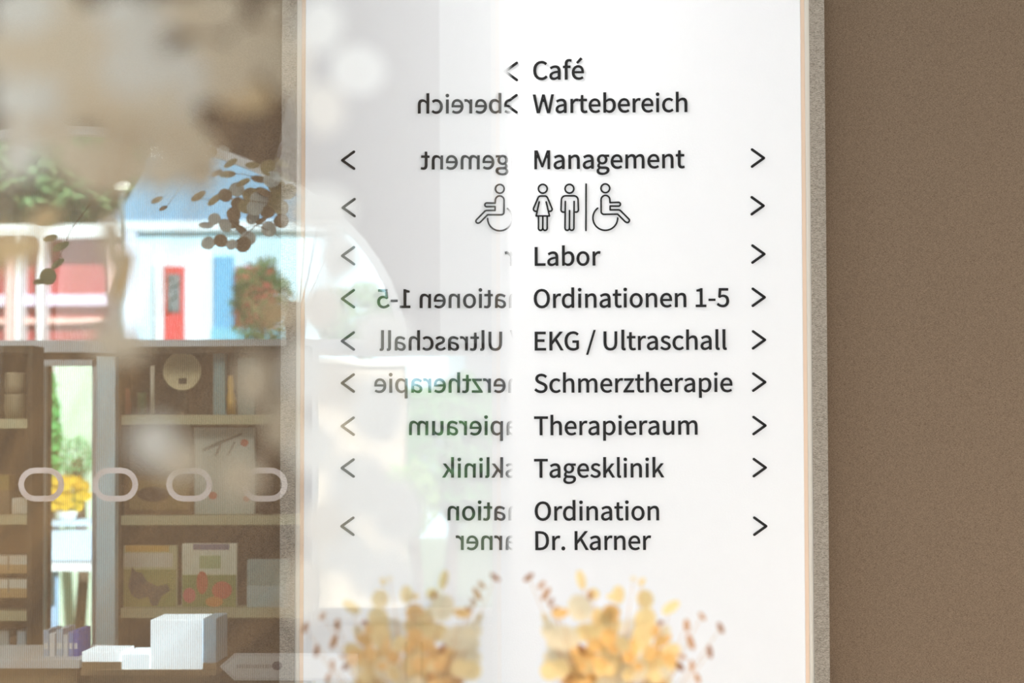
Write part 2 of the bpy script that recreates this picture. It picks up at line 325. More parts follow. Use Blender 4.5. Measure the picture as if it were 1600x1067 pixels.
GL, LN = json.loads(r'''[{"-":[[[16,94,16,86,46,86],[76,86,106,86,106,94],[106,102,106,110,76,110],[46,110,16,110,16,102]]],".":[[[36,-5,49,-5,61,-5],[72,5,72,20,72,34],[61,44,49,44,36,44],[26,34,26,20,26,5]]],"/":[[[39,51,4,-63,12,-63],[19,-63,27,-63,62,51],[97,164,132,278,124,278],[117,278,109,278,74,164]]],"1":[[[31,9,31,0,78,0],[125,0,172,0,172,9],[172,18,172,27,154,27],[137,27,120,27,120,103],[120,180,120,257,112,257],[104,257,96,257,82,249],[65,243,42,238,42,232],[42,225,42,218,58,218],[73,218,88,218,88,154],[88,90,88,27,69,27],[50,27,31,27,31,18]]],"5":[[[51,-5,92,-5,135,-5],[176,27,176,83,176,140],[141,165,98,165,83,165],[71,161,60,155,62,180],[64,205,67,229,99,229],[131,229,163,229,163,238],[163,248,163,257,122,257],[80,257,39,257,36,217],[33,177,30,137,36,133],[42,130,47,126,62,136],[73,141,90,141,122,141],[143,119,143,83,143,45],[119,22,89,22,59,22],[40,36,26,50,20,43],[15,36,9,29,27,12]]],"C":[[[68,-5,132,-5,165,-5],[190,9,211,32,205,39],[199,46,193,53,176,35],[158,24,133,24,84,24],[54,64,54,129,54,193],[86,233,134,233,157,233],[173,223,187,209,193,216],[199,223,204,230,190,246],[165,261,134,261,69,261],[20,211,20,128,20,45]]],"D":[[[35,86,35,0,57,0],[79,0,101,0,178,0],[220,48,220,129,220,211],[178,257,99,257,78,257],[57,257,35,257,35,171]],[[77,27,68,27,68,95],[68,162,68,230,77,230],[87,230,97,230,157,230],[187,194,187,129,187,64],[157,27,97,27,87,27]]],"E":[[[35,86,35,0,86,0],[136,0,187,0,187,9],[187,18,187,28,147,28],[107,28,68,28,68,59],[68,90,68,121,100,121],[132,121,165,121,165,130],[165,140,165,149,132,149],[100,149,68,149,68,176],[68,202,68,229,106,229],[145,229,183,229,183,238],[183,248,183,257,134,257],[85,257,35,257,35,171]]],"G":[[[69,-5,136,-5,171,-5],[199,8,215,25,215,61],[215,97,215,133,187,133],[159,133,131,133,131,124],[131,115,131,106,149,106],[167,106,186,106,186,84],[186,61,186,39,175,29],[158,24,139,24,84,24],[54,64,54,129,54,193],[87,233,139,233,165,233],[181,222,194,209,200,216],[206,223,212,230,197,245],[174,261,138,261,70,261],[20,211,20,128,20,45]]],"K":[[[35,86,35,0,46,0],[57,0,68,0,68,27],[68,54,68,81,82,99],[97,116,112,134,137,89],[163,45,189,0,201,0],[213,0,225,0,194,53],[163,106,132,159,159,192],[186,224,213,257,200,257],[188,257,176,257,140,214],[104,171,68,128,68,128],[68,128,68,128,68,171],[68,214,68,257,57,257],[46,257,35,257,35,171]]],"L":[[[35,86,35,0,84,0],[132,0,180,0,180,9],[180,18,180,28,143,28],[105,28,68,28,68,104],[68,180,68,257,57,257],[46,257,35,257,35,171]]],"M":[[[35,86,35,0,45,0],[55,0,64,0,64,47],[64,95,64,142,64,164],[62,195,60,218,61,218],[61,218,62,218,69,198],[75,179,82,159,99,115],[115,70,131,26,138,26],[145,26,153,26,169,70],[185,115,201,159,208,179],[215,198,222,218,222,218],[223,218,223,218,221,195],[219,164,219,142,219,95],[219,47,219,0,229,0],[239,0,249,0,249,86],[249,171,249,257,236,257],[223,257,210,257,194,211],[177,165,161,119,155,102],[150,84,143,66,143,66],[142,66,142,66,136,84],[130,102,123,119,107,165],[91,211,74,257,61,257],[48,257,35,257,35,171]]],"O":[[[65,-5,130,-5,194,-5],[239,47,239,129,239,211],[194,261,130,261,65,261],[20,211,20,129,20,47]],[[176,24,130,24,84,24],[54,65,54,129,54,193],[84,233,130,233,176,233],[206,193,206,129,206,65]]],"S":[[[70,-5,106,-5,160,-5],[194,28,194,68,194,106],[171,124,141,137,129,142],[116,147,104,153,84,161],[62,171,62,196,62,218],[81,233,110,233,133,233],[152,224,168,209,174,216],[179,223,185,230,167,248],[140,261,110,261,63,261],[29,233,29,193,29,156],[57,138,81,127,93,122],[105,117,118,111,142,100],[161,92,161,65,161,41],[141,24,107,24,80,24],[54,36,36,56,30,48],[23,41,17,33,39,10]]],"T":[[[89,76,89,0,99,0],[110,0,121,0,121,76],[121,153,121,229,147,229],[173,229,199,229,199,238],[199,248,199,257,136,257],[74,257,11,257,11,248],[11,238,11,229,37,229],[63,229,89,229,89,153]]],"U":[[[74,-5,126,-5,179,-5],[218,23,218,106,218,156],[218,206,218,257,208,257],[198,257,187,257,187,206],[187,156,187,105,187,43],[160,24,126,24,93,24],[67,43,67,105,67,156],[67,206,67,257,56,257],[45,257,34,257,34,206],[34,156,34,106,34,23]]],"W":[[[45,86,63,0,76,0],[89,0,102,0,115,52],[127,103,140,155,144,175],[149,194,153,213,153,213],[154,213,154,213,159,194],[162,175,167,155,180,103],[193,52,206,0,219,0],[232,0,245,0,263,86],[280,171,298,257,288,257],[277,257,267,257,258,210],[249,164,239,117,235,89],[230,62,225,34,225,34],[224,34,223,34,217,62],[211,90,205,117,193,164],[181,210,169,257,160,257],[150,257,140,257,128,210],[116,164,104,117,98,89],[92,62,86,34,86,34],[85,34,85,34,79,62],[75,89,69,117,60,164],[51,210,42,257,31,257],[20,257,9,257,27,171]]],"a":[[[44,-5,76,-5,99,-5],[121,8,139,23,139,23],[140,23,140,23,141,15],[142,8,143,0,152,0],[160,0,169,0,169,39],[169,78,169,117,169,164],[150,195,103,195,72,195],[46,181,29,170,33,163],[37,155,41,148,56,158],[76,168,98,168,129,168],[137,145,137,120,56,111],[21,91,21,49,21,15]],[[103,21,85,21,66,21],[51,30,51,51,51,76],[73,92,137,99,137,81],[137,64,137,46,119,30]]],"b":[[[98,-5,116,-5,159,-5],[199,33,199,98,199,157],[172,195,123,195,102,195],[81,183,63,168,63,180],[64,191,64,202,64,228],[64,253,64,279,54,279],[43,279,32,279,32,186],[32,93,32,0,41,0],[49,0,58,0,59,7],[60,13,61,20,61,20],[62,20,62,20,78,5]],[[142,22,111,22,98,22],[81,27,64,42,64,75],[64,109,64,142,82,159],[99,168,115,168,151,168],[165,140,165,98,165,51]]],"c":[[[57,-5,107,-5,130,-5],[152,5,169,19,164,26],[159,34,155,41,143,30],[127,22,110,22,75,22],[51,51,51,95,51,139],[76,168,111,168,126,168],[138,161,149,152,154,159],[160,166,165,173,152,185],[134,195,110,195,61,195],[18,158,18,95,18,32]]],"d":[[[49,-5,97,-5,120,-5],[140,8,155,22,155,22],[155,22,156,22,157,15],[158,7,159,0,167,0],[176,0,185,0,185,93],[185,186,185,279,174,279],[163,279,153,279,153,254],[153,230,153,206,153,195],[154,184,154,173,138,187],[123,195,101,195,57,195],[19,157,19,95,19,32]],[[121,22,104,22,71,22],[51,49,51,95,51,139],[76,168,106,168,122,168],[137,162,153,148,153,115],[153,82,153,48,137,31]]],"e":[[[58,-5,109,-5,135,-5],[155,4,172,15,168,22],[164,29,160,36,146,27],[131,21,113,21,77,21],[52,47,50,88,92,88],[135,88,178,88,179,92],[179,99,179,106,179,160],[152,195,103,195,60,195],[18,157,18,95,18,32]],[[83,110,49,110,53,148],[77,169,104,169,134,169],[151,149,151,110,117,110]]],"f":[[[12,172,12,164,20,164],[29,164,37,164,37,109],[37,55,37,0,48,0],[59,0,69,0,69,55],[69,109,69,164,83,164],[96,164,110,164,110,173],[110,181,110,190,96,190],[83,190,69,190,69,200],[69,210,69,220,69,245],[78,258,96,258,103,258],[111,256,118,252,120,261],[122,269,125,277,116,281],[105,283,93,283,55,283],[37,259,37,221,37,210],[37,200,37,190,29,190],[20,189,12,188,12,180]]],"g":[[[50,-88,96,-88,155,-88],[193,-57,193,-22,193,10],[170,23,126,23,114,23],[101,23,89,23,63,23],[56,32,56,44,56,55],[61,61,68,67,76,63],[87,60,96,60,135,60],[166,86,166,126,166,143],[159,157,150,166,163,166],[176,166,189,166,189,174],[189,182,189,190,167,190],[145,190,123,190,116,193],[107,195,96,195,58,195],[25,169,25,127,25,104],[37,86,50,76,50,76],[50,75,50,75,40,68],[29,55,29,39,29,24],[36,14,46,8,46,7],[46,7,46,6,28,-5],[18,-20,18,-37,18,-69]],[[118,82,96,82,74,82],[56,99,56,127,56,155],[74,172,96,172,119,172],[137,155,137,127,137,99]],[[138,-65,101,-65,66,-65],[46,-53,46,-32,46,-21],[51,-10,65,0,74,-2],[83,-3,90,-3,101,-3],[112,-3,123,-3,148,-3],[161,-9,161,-27,161,-47]]],"h":[[[32,93,32,0,43,0],[54,0,64,0,64,46],[64,92,64,138,83,157],[97,167,116,167,141,167],[152,152,152,116,152,77],[152,39,152,0,163,0],[174,0,184,0,184,40],[184,80,184,120,184,169],[166,195,126,195,100,195],[81,181,63,163,63,176],[64,189,64,202,64,228],[64,253,64,279,54,279],[43,279,32,279,32,186]]],"i":[[[32,63,32,0,43,0],[54,0,64,0,64,63],[64,127,64,190,54,190],[43,190,32,190,32,127]],[[36,229,48,229,61,229],[70,238,70,251,70,263],[61,271,48,271,36,271],[27,263,27,251,27,238]]],"k":[[[32,93,32,0,43,0],[53,0,64,0,64,17],[64,33,64,50,76,64],[88,78,99,92,118,61],[137,31,155,0,167,0],[178,0,190,0,166,38],[142,76,118,113,139,139],[160,165,181,190,169,190],[158,190,146,190,119,157],[92,123,65,90,65,90],[64,90,64,90,64,153],[64,216,64,279,53,279],[43,279,32,279,32,186]]],"l":[[[42,-5,66,-5,75,-5],[80,-3,84,-2,83,6],[81,15,80,23,76,22],[75,22,73,22,68,22],[64,26,64,36,64,117],[64,198,64,279,54,279],[43,279,32,279,32,198],[32,118,32,38,32,11]]],"m":[[[32,63,32,0,43,0],[54,0,64,0,64,46],[64,92,64,138,82,158],[98,167,112,167,136,167],[147,152,147,116,147,77],[147,39,147,0,158,0],[169,0,179,0,179,46],[179,92,179,138,197,158],[213,167,227,167,251,167],[263,152,263,116,263,77],[263,39,263,0,273,0],[284,0,294,0,294,40],[294,80,294,120,294,169],[276,195,237,195,214,195],[194,180,174,159,166,181],[151,195,121,195,99,195],[79,181,62,162,62,162],[62,162,62,162,61,172],[60,181,58,190,50,190],[41,190,32,190,32,127]]],"n":[[[32,63,32,0,43,0],[54,0,64,0,64,46],[64,92,64,138,83,157],[97,167,116,167,141,167],[152,152,152,116,152,77],[152,39,152,0,163,0],[174,0,184,0,184,40],[184,80,184,120,184,169],[166,195,126,195,100,195],[80,181,62,162,62,162],[62,162,62,162,61,172],[60,181,58,190,50,190],[41,190,32,190,32,127]]],"o":[[[60,-5,106,-5,153,-5],[194,32,194,95,194,158],[153,195,106,195,60,195],[18,158,18,95,18,32]],[[139,22,106,22,73,22],[51,51,51,95,51,139],[73,168,106,168,139,168],[161,139,161,95,161,51]]],"p":[[[32,10,32,-80,43,-80],[54,-80,64,-80,64,-59],[64,-37,64,-16,64,-5],[64,6,63,18,81,3],[99,-5,116,-5,159,-5],[199,33,199,98,199,157],[172,195,123,195,101,195],[79,182,62,168,62,168],[62,168,62,168,61,175],[60,183,58,190,50,190],[41,190,32,190,32,100]],[[142,22,111,22,98,22],[81,27,64,42,64,75],[64,109,64,142,83,159],[99,168,115,168,151,168],[165,140,165,98,165,51]]],"r":[[[32,63,32,0,43,0],[54,0,64,0,64,41],[64,81,64,122,77,154],[96,166,112,166,120,166],[124,165,131,163,133,172],[135,182,137,191,131,194],[125,195,116,195,95,195],[76,180,62,155,62,155],[62,155,62,155,61,167],[60,179,58,190,50,190],[41,190,32,190,32,127]]],"s":[[[55,-5,82,-5,127,-5],[151,21,151,52,151,88],[121,99,93,110,72,118],[52,125,52,143,52,158],[63,170,88,170,104,170],[118,163,131,153,136,160],[141,167,146,173,132,185],[111,195,87,195,46,195],[22,171,22,141,22,109],[50,96,77,86,98,78],[120,69,120,50,120,34],[108,20,83,20,60,20],[43,29,27,43,21,36],[16,29,11,22,29,7]]],"t":[[[51,-5,92,-5,104,-5],[116,-1,127,2,125,11],[123,19,121,27,114,24],[106,21,99,21,77,21],[70,35,70,58,70,93],[70,129,70,164,87,164],[104,164,121,164,121,173],[121,181,121,190,104,190],[87,190,70,190,70,208],[70,226,70,244,61,244],[52,244,43,244,42,226],[41,208,40,190,30,190],[19,189,9,188,9,180],[9,172,9,164,19,164],[28,164,38,164,38,129],[38,94,38,59,38,21]]],"u":[[[48,-5,88,-5,114,-5],[133,9,151,30,151,30],[151,30,152,30,152,20],[153,10,154,0,163,0],[172,0,181,0,181,63],[181,127,181,190,170,190],[159,190,149,190,149,145],[149,100,149,55,131,33],[117,23,97,23,72,23],[62,38,62,74,62,112],[62,151,62,190,51,190],[40,190,29,190,29,150],[29,110,29,70,29,21]]],"z":[[[12,6,12,0,60,0],[108,0,156,0,156,9],[156,17,156,26,122,26],[87,26,53,26,86,75],[120,124,153,173,153,179],[153,184,153,190,110,190],[66,190,23,190,23,181],[23,173,23,164,53,164],[83,164,112,164,79,115],[46,66,12,17,12,11]]],"\u00e9":[[[58,-5,109,-5,135,-5],[155,4,172,15,168,22],[164,29,160,36,146,27],[131,21,113,21,77,21],[52,47,50,88,92,88],[135,88,178,88,179,92],[179,99,179,106,179,160],[152,195,103,195,60,195],[18,157,18,95,18,32]],[[83,110,49,110,53,148],[77,169,104,169,134,169],[151,149,151,110,117,110]],[[92,229,98,224,118,244],[138,264,159,284,151,291],[144,298,137,305,118,284],[100,262,81,240,87,235]]]},[[["C",0],["a",223],["f",420],["\u00e9",535]],[["W",0],["a",307],["r",505],["t",641],["e",773],["b",967],["e",1183],["r",1377],["e",1513],["i",1707],["c",1803],["h",1982]],[["M",0],["a",284],["n",482],["a",695],["g",892],["e",1090],["m",1284],["e",1608],["n",1802],["t",2016]],[["L",0],["a",190],["b",387],["o",604],["r",816]],[["O",0],["r",260],["d",395],["i",613],["n",709],["a",922],["t",1120],["i",1252],["o",1348],["n",1560],["e",1774],["n",1968],["1",2260],["-",2454],["5",2576]],[["E",0],["K",207],["G",433],["/",752],["U",968],["l",1220],["t",1320],["r",1452],["a",1587],["s",1785],["c",1949],["h",2127],["a",2339],["l",2537],["l",2636]],[["S",0],["c",209],["h",387],["m",600],["e",924],["r",1118],["z",1254],["t",1421],["h",1552],["e",1765],["r",1959],["a",2094],["p",2292],["i",2509],["e",2605]],[["T",0],["h",210],["e",422],["r",616],["a",752],["p",949],["i",1167],["e",1263],["r",1457],["a",1592],["u",1790],["m",2002]],[["T",0],["a",209],["g",407],["e",605],["s",799],["k",962],["l",1156],["i",1255],["n",1351],["i",1565],["k",1661]],[["O",0],["r",260],["d",395],["i",613],["n",709],["a",922],["t",1120],["i",1252],["o",1348],["n",1560]],[["D",0],["r",241],[".",376],["K",553],["a",778],["r",976],["n",1112],["e",1325],["r",1519]]]]''')
TXT = [("Café", 833.5, 912, 124.5), ("Wartebereich", 833, 1073.5, 176.6), ("Management", 835.5, 1069.5, 264), ("Labor", 836, 938, 415),
       ("Ordinationen 1-5", 834.5, 1139, 480.8), ("EKG / Ultraschall", 836, 1135.3, 547.3), ("Schmerztherapie", 835.5, 1144, 613.3),
       ("Therapieraum", 835, 1089.5, 679.6), ("Tagesklinik", 835, 1037.5, 746), ("Ordination", 836, 1029.5, 812.8), ("Dr. Karner", 837, 1017, 859)]
for (txt, x0, x1, yb), row in zip(TXT, LN):
    xs = []; mbt = MB(); GT = .0019
    loops_all = []
    for ch, off in row:
        loops = []
        for sp in GL[ch]:
            lp = []
            for q0, q1 in zip(sp, sp[1:] + sp[:1]):
                p0, h0, h1, p1 = [Vector((v[0] + off, v[1])) for v in ((q0[2], q0[3]), (q0[4], q0[5]), (q1[0], q1[1]), (q1[2], q1[3]))]
                d = (p1 - p0)
                line = d.length < 1e-6 or (abs(d.cross(h0 - p0)) < 1.2 * d.length and abs(d.cross(h1 - p0)) < 1.2 * d.length)
                n_ = 1 if line else 5
                for i in range(n_):
                    u = i / n_
                    lp.append(p0 * (1 - u) ** 3 + h0 * 3 * u * (1 - u) ** 2 + h1 * 3 * u * u * (1 - u) + p1 * u ** 3)
            lp = [v for i, v in enumerate(lp) if (v - lp[i - 1]).length > .5]
            loops.append(lp); xs += [v.x for v in lp]
        def area2(lp): return sum(a.cross(b) for a, b in zip(lp, lp[1:] + lp[:1]))
        def inside(pt, lp):
            c = False
            for a, b in zip(lp, lp[1:] + lp[:1]):
                if (a.y > pt.y) != (b.y > pt.y) and pt.x < (b.x - a.x) * (pt.y - a.y) / (b.y - a.y) + a.x: c = not c
            return c
        nest = [sum(inside(lp[0], o_) for o_ in loops if o_ is not lp) for lp in loops]
        groups = []
        for i, lp in enumerate(loops):
            if (area2(lp) > 0) != (nest[i] % 2 == 0): lp.reverse()
        def fat(lp, d=4.2):
            out = []
            for i, v in enumerate(lp):
                e0, e1 = (v - lp[i - 1]).normalized(), (lp[(i + 1) % len(lp)] - v).normalized()
                n0, n1 = Vector((e0.y, -e0.x)), Vector((e1.y, -e1.x))
                b_ = (n0 + n1); b_ = b_.normalized() if b_.length > .2 else n0
                out.append(v + b_ * d / max(.6, b_.dot(n0)))
            return out
        for i, lp in enumerate(loops):
            if nest[i] % 2 == 0: groups.append([fat(lp)] + [fat(o_) for j, o_ in enumerate(loops) if nest[j] == nest[i] + 1 and inside(o_[0], lp)])
        loops_all += groups
    P0 = at(x0, yb, WALL); P1 = at(x1, yb - .004 * (x1 - x0), WALL)
    sx = (P1.x - P0.x) / (max(xs) - min(xs)); sz = 28.6 * k / 257
    def W2(v): return (P0.x + (v.x - min(xs)) * sx, P0.z + v.y * sz)
    for loops in loops_all:
        flat = [v for lp in loops for v in lp]
        tris = tessellate_polygon([[Vector((v.x, v.y, 0)) for v in lp] for lp in loops])
        n0 = len(mbt.v); kk = len(flat)
        mbt.v += [(W2(v)[0], WALL - GT, W2(v)[1]) for v in flat] + [(W2(v)[0], WALL - .0001, W2(v)[1]) for v in flat]
        for t3 in tris:
            A_, B_, C_ = [flat[i] for i in t3]
            t3 = tuple(t3) if (B_ - A_).cross(C_ - A_) > 0 else tuple(reversed(t3))
            mbt.f.append(tuple(n0 + i for i in t3))
        st0 = 0
        for lp in loops:
            for i in range(len(lp)):
                a1, a2 = n0 + st0 + i, n0 + st0 + (i + 1) % len(lp)
                mbt.f.append((a1, a2, a2 + kk, a1 + kk))
            st0 += len(lp)
    me = mbt.mesh('text_line', m_black, tuple(sign.location))
    o = bpy.data.objects.new('text_line', me); C.objects.link(o); o.parent = sign
    o['label'] = 'black raised lettering reading "%s"' % txt

def stroke(mb, pts, wpx, closed=False, t=.0019):
    """flat raised line of constant width through wall points (x, z), round joints"""
    r = wpx * k / 2
    P = [Vector(p) for p in pts]
    segs = list(zip(P, P[1:] + (P[:1] if closed else []))) if closed else list(zip(P, P[1:]))
    for a, b in segs:
        d = (b - a)
        if d.length < 1e-7: continue
        n = Vector((-d.y, d.x)).normalized() * r
        mb.prism([tuple(a - n), tuple(b - n), tuple(b + n), tuple(a + n)], WALL - t, WALL)
    for a in P:
        mb.prism([(a.x + r * math.cos(q), a.y + r * math.sin(q)) for q in [math.tau * i / 10 for i in range(10)]], WALL - t * .98, WALL)
def wp(px, py):
    p = at(px, py, WALL); return (p.x, p.z)
for tx, ty in ((1195, 247), (1194.5, 321.5), (1195.7, 397), (1196.2, 464.5), (1196.6, 531), (1197, 597), (1197.4, 664.8), (1197.8, 730.5), (1198.6, 822)):
    mb = MB(); stroke(mb, [wp(tx - 20, ty - 13.3), wp(tx - 1.5, ty), wp(tx - 20, ty + 13.3)], 4.1)
    mb.build('arrow', m_black, sign)
for tx, ty in ((787.5, 111.7), (787, 162.2)):
    mb = MB(); stroke(mb, [wp(tx + 20, ty - 13.3), wp(tx + 1.5, ty), wp(tx + 20, ty + 13.3)], 4.1)
    o = mb.build('arrow', m_black, sign); o['label'] = 'black arrow pointing left'
# pictograms: points are read in the 1600x1067 crop [820,270,1000,390], 8.89 px per pixel
def zp(x, y): return wp(820 + x / 8.889, 270 + y / 8.889)
def arc(cx, cy, r, a0, a1, n=14):
    return [(cx + r * math.cos(math.radians(a0 + (a1 - a0) * i / n)), cy + r * math.sin(math.radians(a0 + (a1 - a0) * i / n))) for i in range(n + 1)]
def picto(name, label, lines, wd=2.55):
    mb = MB()
    for pts, cl in lines: stroke(mb, [zp(*p) for p in pts], wd, cl)
    o = mb.build(name, m_black, sign); o['label'] = label
picto('woman_pictogram', 'black outline pictogram of a woman in a dress', [
    (arc(250, 222, 61, 0, 360, 24), False),
    (arc(222, 365, 42, 270, 200, 5)[::-1] + arc(278, 365, 42, 270, 340, 5) + [(377, 495)] + arc(350, 505, 30, -20, 105, 6), False),
    ([(182, 352), (121, 495)] + arc(150, 505, 30, 200, 75, 6), False),
    ([(200, 405), (158, 600), (343, 600), (297, 405)], False),
    ([(190, 600), (190, 765)] + arc(219, 770, 30, 180, 0, 8) + arc(281, 770, 30, 180, 0, 8) + [(311, 600)], False),
    ([(250, 600), (250, 775)], False)])
picto('man_pictogram', 'black outline pictogram of a standing man', [
    (arc(620, 222, 61, 0, 360, 24), False),
    ([(552, 548)] + arc(535, 515, 32, 75, 180, 6) + arc(566, 378, 58, 180, 270, 6) + arc(682, 378, 58, 270, 360, 6) + arc(712, 515, 32, 0, 105, 6), False),
    ([(563, 398), (558, 765)] + arc(589, 768, 31, 180, 0, 8) + arc(651, 768, 31, 180, 0, 8) + [(685, 398)], False),
    ([(622, 525), (620, 770)], False)])
picto('divider_line', 'thin black upright dividing line', [([(851, 158), (849, 800)], False)])
picto('wheelchair_pictogram', 'black outline pictogram of a person in a wheelchair', [
    (arc(1118, 216, 61, 0, 360, 24), False),
    ([(1183, 415)] + arc(1120, 375, 61, 0, -180, 10) + [(1061, 540)] + arc(1098, 540, 37, 180, 90, 5) + [(1290, 575), (1395, 680)] + arc(1424, 662, 29, 125, -45, 8)
     + [(1322, 520), (1300, 515), (1185, 515), (1185, 462)] + arc(1302, 437, 26, 90, -90, 8) + [(1183, 415)], False),
    (arc(1118, 625, 174, -10, 232, 40)[2:] if False else arc(1118, 627, 172, 0, 180, 24) + arc(1118, 627, 172, 180, 232, 8), False)])

# ---------------------------------------------------------------- the tall glass pane beside the camera
gl = thing('glass_partition', (GX, GEND / 2, 0), 'tall clear glass pane mirroring the sign, seen almost edge-on', 'glass')
LEAN = 0.0022
me = MB()
yn = .16
me.v = [(GX, yn, 0.02), (GX, GEND, 0.02), (GX, GEND, 2.6), (GX, yn, 2.6)]; me.f = [(0, 1, 2, 3)]
o1 = me.build('glass_face', m_glass, gl)
bd = MB().box(GX - .010, GX - .0002, yn, GEND, .02, 2.6).build('glass_body', m_clear, gl)
MB().box(GX - .02, GX + .012, yn - .1, GEND + .05, 0, .02).build('floor_channel', mat('brushed_steel', (170, 170, 168), rough=.35, metal=1), gl)
for o in (o1, bd):
    h = 1.6 if True else 0
    o.data.transform(Matrix.Translation((0, 0, h)) @ Matrix.Rotation(LEAN, 4, 'Y') @ Matrix.Translation((0, 0, -h)))

# ---------------------------------------------------------------- dried honesty bouquet
def disc_mesh(name, m, cup=.15, seg=14, elong=1.0):
    mb = MB(); mb.v.append((0, 0, -cup))
    for rr, zz in ((.6, -cup * .55), (1, 0)):
        for j in range(seg):
            a = math.tau * j / seg; mb.v.append((rr * math.cos(a) * elong, rr * math.sin(a), zz))
    for j in range(seg):
        b = (j + 1) % seg
        mb.f.append((0, 1 + j, 1 + b)); mb.f.append((1 + j, 1 + seg + j, 1 + seg + b, 1 + b))
    mm = mb.mesh(name, m)
    for p in mm.polygons: p.use_smooth = True
    return mm
def dmat(n, rgb, t=.55): return mat(n, rgb, rough=.6, var=.12, scale=60, trans=t)
DM = {c: disc_mesh('seed_disc', dmat('honesty_' + c, rgb)) for c, rgb in
      dict(cream=(255, 238, 212), gold=(255, 228, 176), amber=(254, 208, 142), white=(253, 250, 244), pod=(205, 156, 112), dark=(176, 124, 88)).items()}
def place_disc(root, mesh, px, py, Y, rx, ry, rot=0, tilt=.0, name='seed_disc'):
    """disc facing roughly the camera; rx, ry in photograph pixels, rot in degrees counter-clockwise"""
    p = at(px, py, Y)
    o = bpy.data.objects.new(name, mesh); C.objects.link(o); o.parent = root
    o.location = p - worldloc(root)
    o.rotation_euler = (Matrix.Rotation(tilt, 3, 'Z') @ Matrix.Rotation(math.pi / 2 + random.uniform(-.25, .25), 3, 'X') @ Matrix.Rotation(math.radians(rot), 3, 'Z')).to_euler()
    s = Y / FPX
    o.scale = (rx * s, ry * s, max(rx, ry) * s)
    return p
YF = 2.54
root_b = at(962, 1330, YF)
bq = thing('dried_flower_bouquet', root_b, 'bouquet of golden dried honesty and seed pods standing free below the sign', 'dried flowers')
stems = []
seeds = [(826, 902, 10, 4, 38), (846, 914, 8, 3.5, 48), (853, 928, 12, 4.5, 58), (861, 941, 8, 3, 62), (868, 952, 7, 4, 48), (1097, 963, 8, 3.5, -55),
         (1126, 981, 10, 4.2, -68), (1073, 977, 10, 5, -88), (1079, 1003, 13, 5, -68), (1109, 1018, 11, 4.2, -80), (1066, 1026, 8, 3, -25),
         (1081, 1040, 9, 4, -85), (1062, 1041, 9, 5, -50), (1090, 1060, 9, 4, -70), (922, 930, 8, 4, 80), (1032, 973, 5, 4, 30), (878, 1044, 12, 7, 15), (886, 1062, 12, 5, 40), (908, 1014, 9, 5, -60)]
for i, (px, py, rx, ry, rot) in enumerate(seeds):
    p = place_disc(bq, DM['pod' if i % 3 else 'dark'], px, py, YF + random.uniform(-.02, .02), rx, ry, rot, random.uniform(-.3, .3), 'seed_pod'); stems.append(p)
hand = [(908, 906, 16, 7, 105, 'gold'), (927, 928, 10, 9, 0, 'gold'), (966, 929, 10, 14, 0, 'gold'), (956, 932, 9, 5, 0, 'gold'), (1008, 936, 14, 15, 0, 'gold'), (1003, 909, 7, 5, 60, 'gold'),
        (990, 904, 5, 4, 0, 'cream'), (1048, 949, 16, 8, 35, 'gold'), (906, 950, 20, 22, 20, 'cream'), (875, 958, 14, 8, 10, 'amber'), (955, 957, 15, 13, 0, 'amber'), (983, 985, 17, 20, 0, 'white'),
        (950, 978, 22, 18, 0, 'gold'), (1008, 968, 18, 20, 0, 'gold'), (1003, 995, 16, 20, 0, 'gold'), (880, 997, 27, 20, 0, 'cream'), (858, 985, 14, 14, 0, 'cream'), (918, 988, 22, 15, 0, 'gold'), (872, 1030, 24, 16, -10, 'cream'),
        (905, 1028, 16, 20, 0, 'gold'), (1035, 1000, 16, 10, 30, 'amber'), (1048, 1018, 16, 12, 30, 'gold'), (1030, 1030, 26, 17, 0, 'amber'), (1020, 1046, 26, 16, 10, 'gold'), (990, 1046, 24, 20, 0, 'cream'),
        (945, 1040, 24, 20, 0, 'gold'), (915, 1055, 18, 14, 0, 'gold'), (1046, 1030, 12, 12, 0, 'amber'), (930, 1008, 14, 12, 0, 'amber'), (1018, 985, 14, 12, 0, 'amber'), (958, 1062, 26, 16, 0, 'cream'), (1030, 1062, 20, 14, 0, 'gold'),
        (934, 965, 10, 16, 0, 'gold'), (852, 966, 6, 10, 30, 'cream'), (865, 1005, 12, 12, 0, 'cream'), (1040, 985, 8, 8, 0, 'cream')]
for px, py, rx, ry, rot, c in hand:
    stems.append(place_disc(bq, DM[c], px, py, YF + random.uniform(-.045, .03), rx, ry, rot, random.uniform(-.4, .4)))
for i in range(105):
    a = random.uniform(0, math.tau); r = math.sqrt(random.random())
    px, py = 957 + 98 * r * math.cos(a), 1050 + 58 * r * math.sin(a)
    if py < 1000 and random.random() < .5: continue
    s_ = random.uniform(7, 16)
    stems.append(place_disc(bq, DM[random.choice(['gold', 'amber', 'cream', 'gold', 'amber'])], px, py, YF + random.uniform(-.07, .06), s_, s_ * random.uniform(.6, 1), random.uniform(0, 180), random.uniform(-.7, .7)))
m_stem = mat('straw_stem', (214, 168, 110), rough=.7, trans=.2)
tie = at(960, 1190, YF)
for i, p in enumerate(stems):
    q = tie + Vector((random.uniform(-.012, .012), random.uniform(-.012, .012), 0))
    e = root_b + Vector((random.uniform(-.016, .016), random.uniform(-.016, .016), 0.005))
    m1 = p.lerp(q, .5) + Vector(((p.x - q.x) * .12, 0, (p.z - q.z) * .08))
    MB().tube([p, m1, q, e], .00028, .0007, 5).build('stem', m_stem, bq)
vb = root_b.z - .01
vase = thing('round_vase', (root_b.x, YF, vb), 'beige ceramic vase holding the free-standing golden bouquet', 'vase')
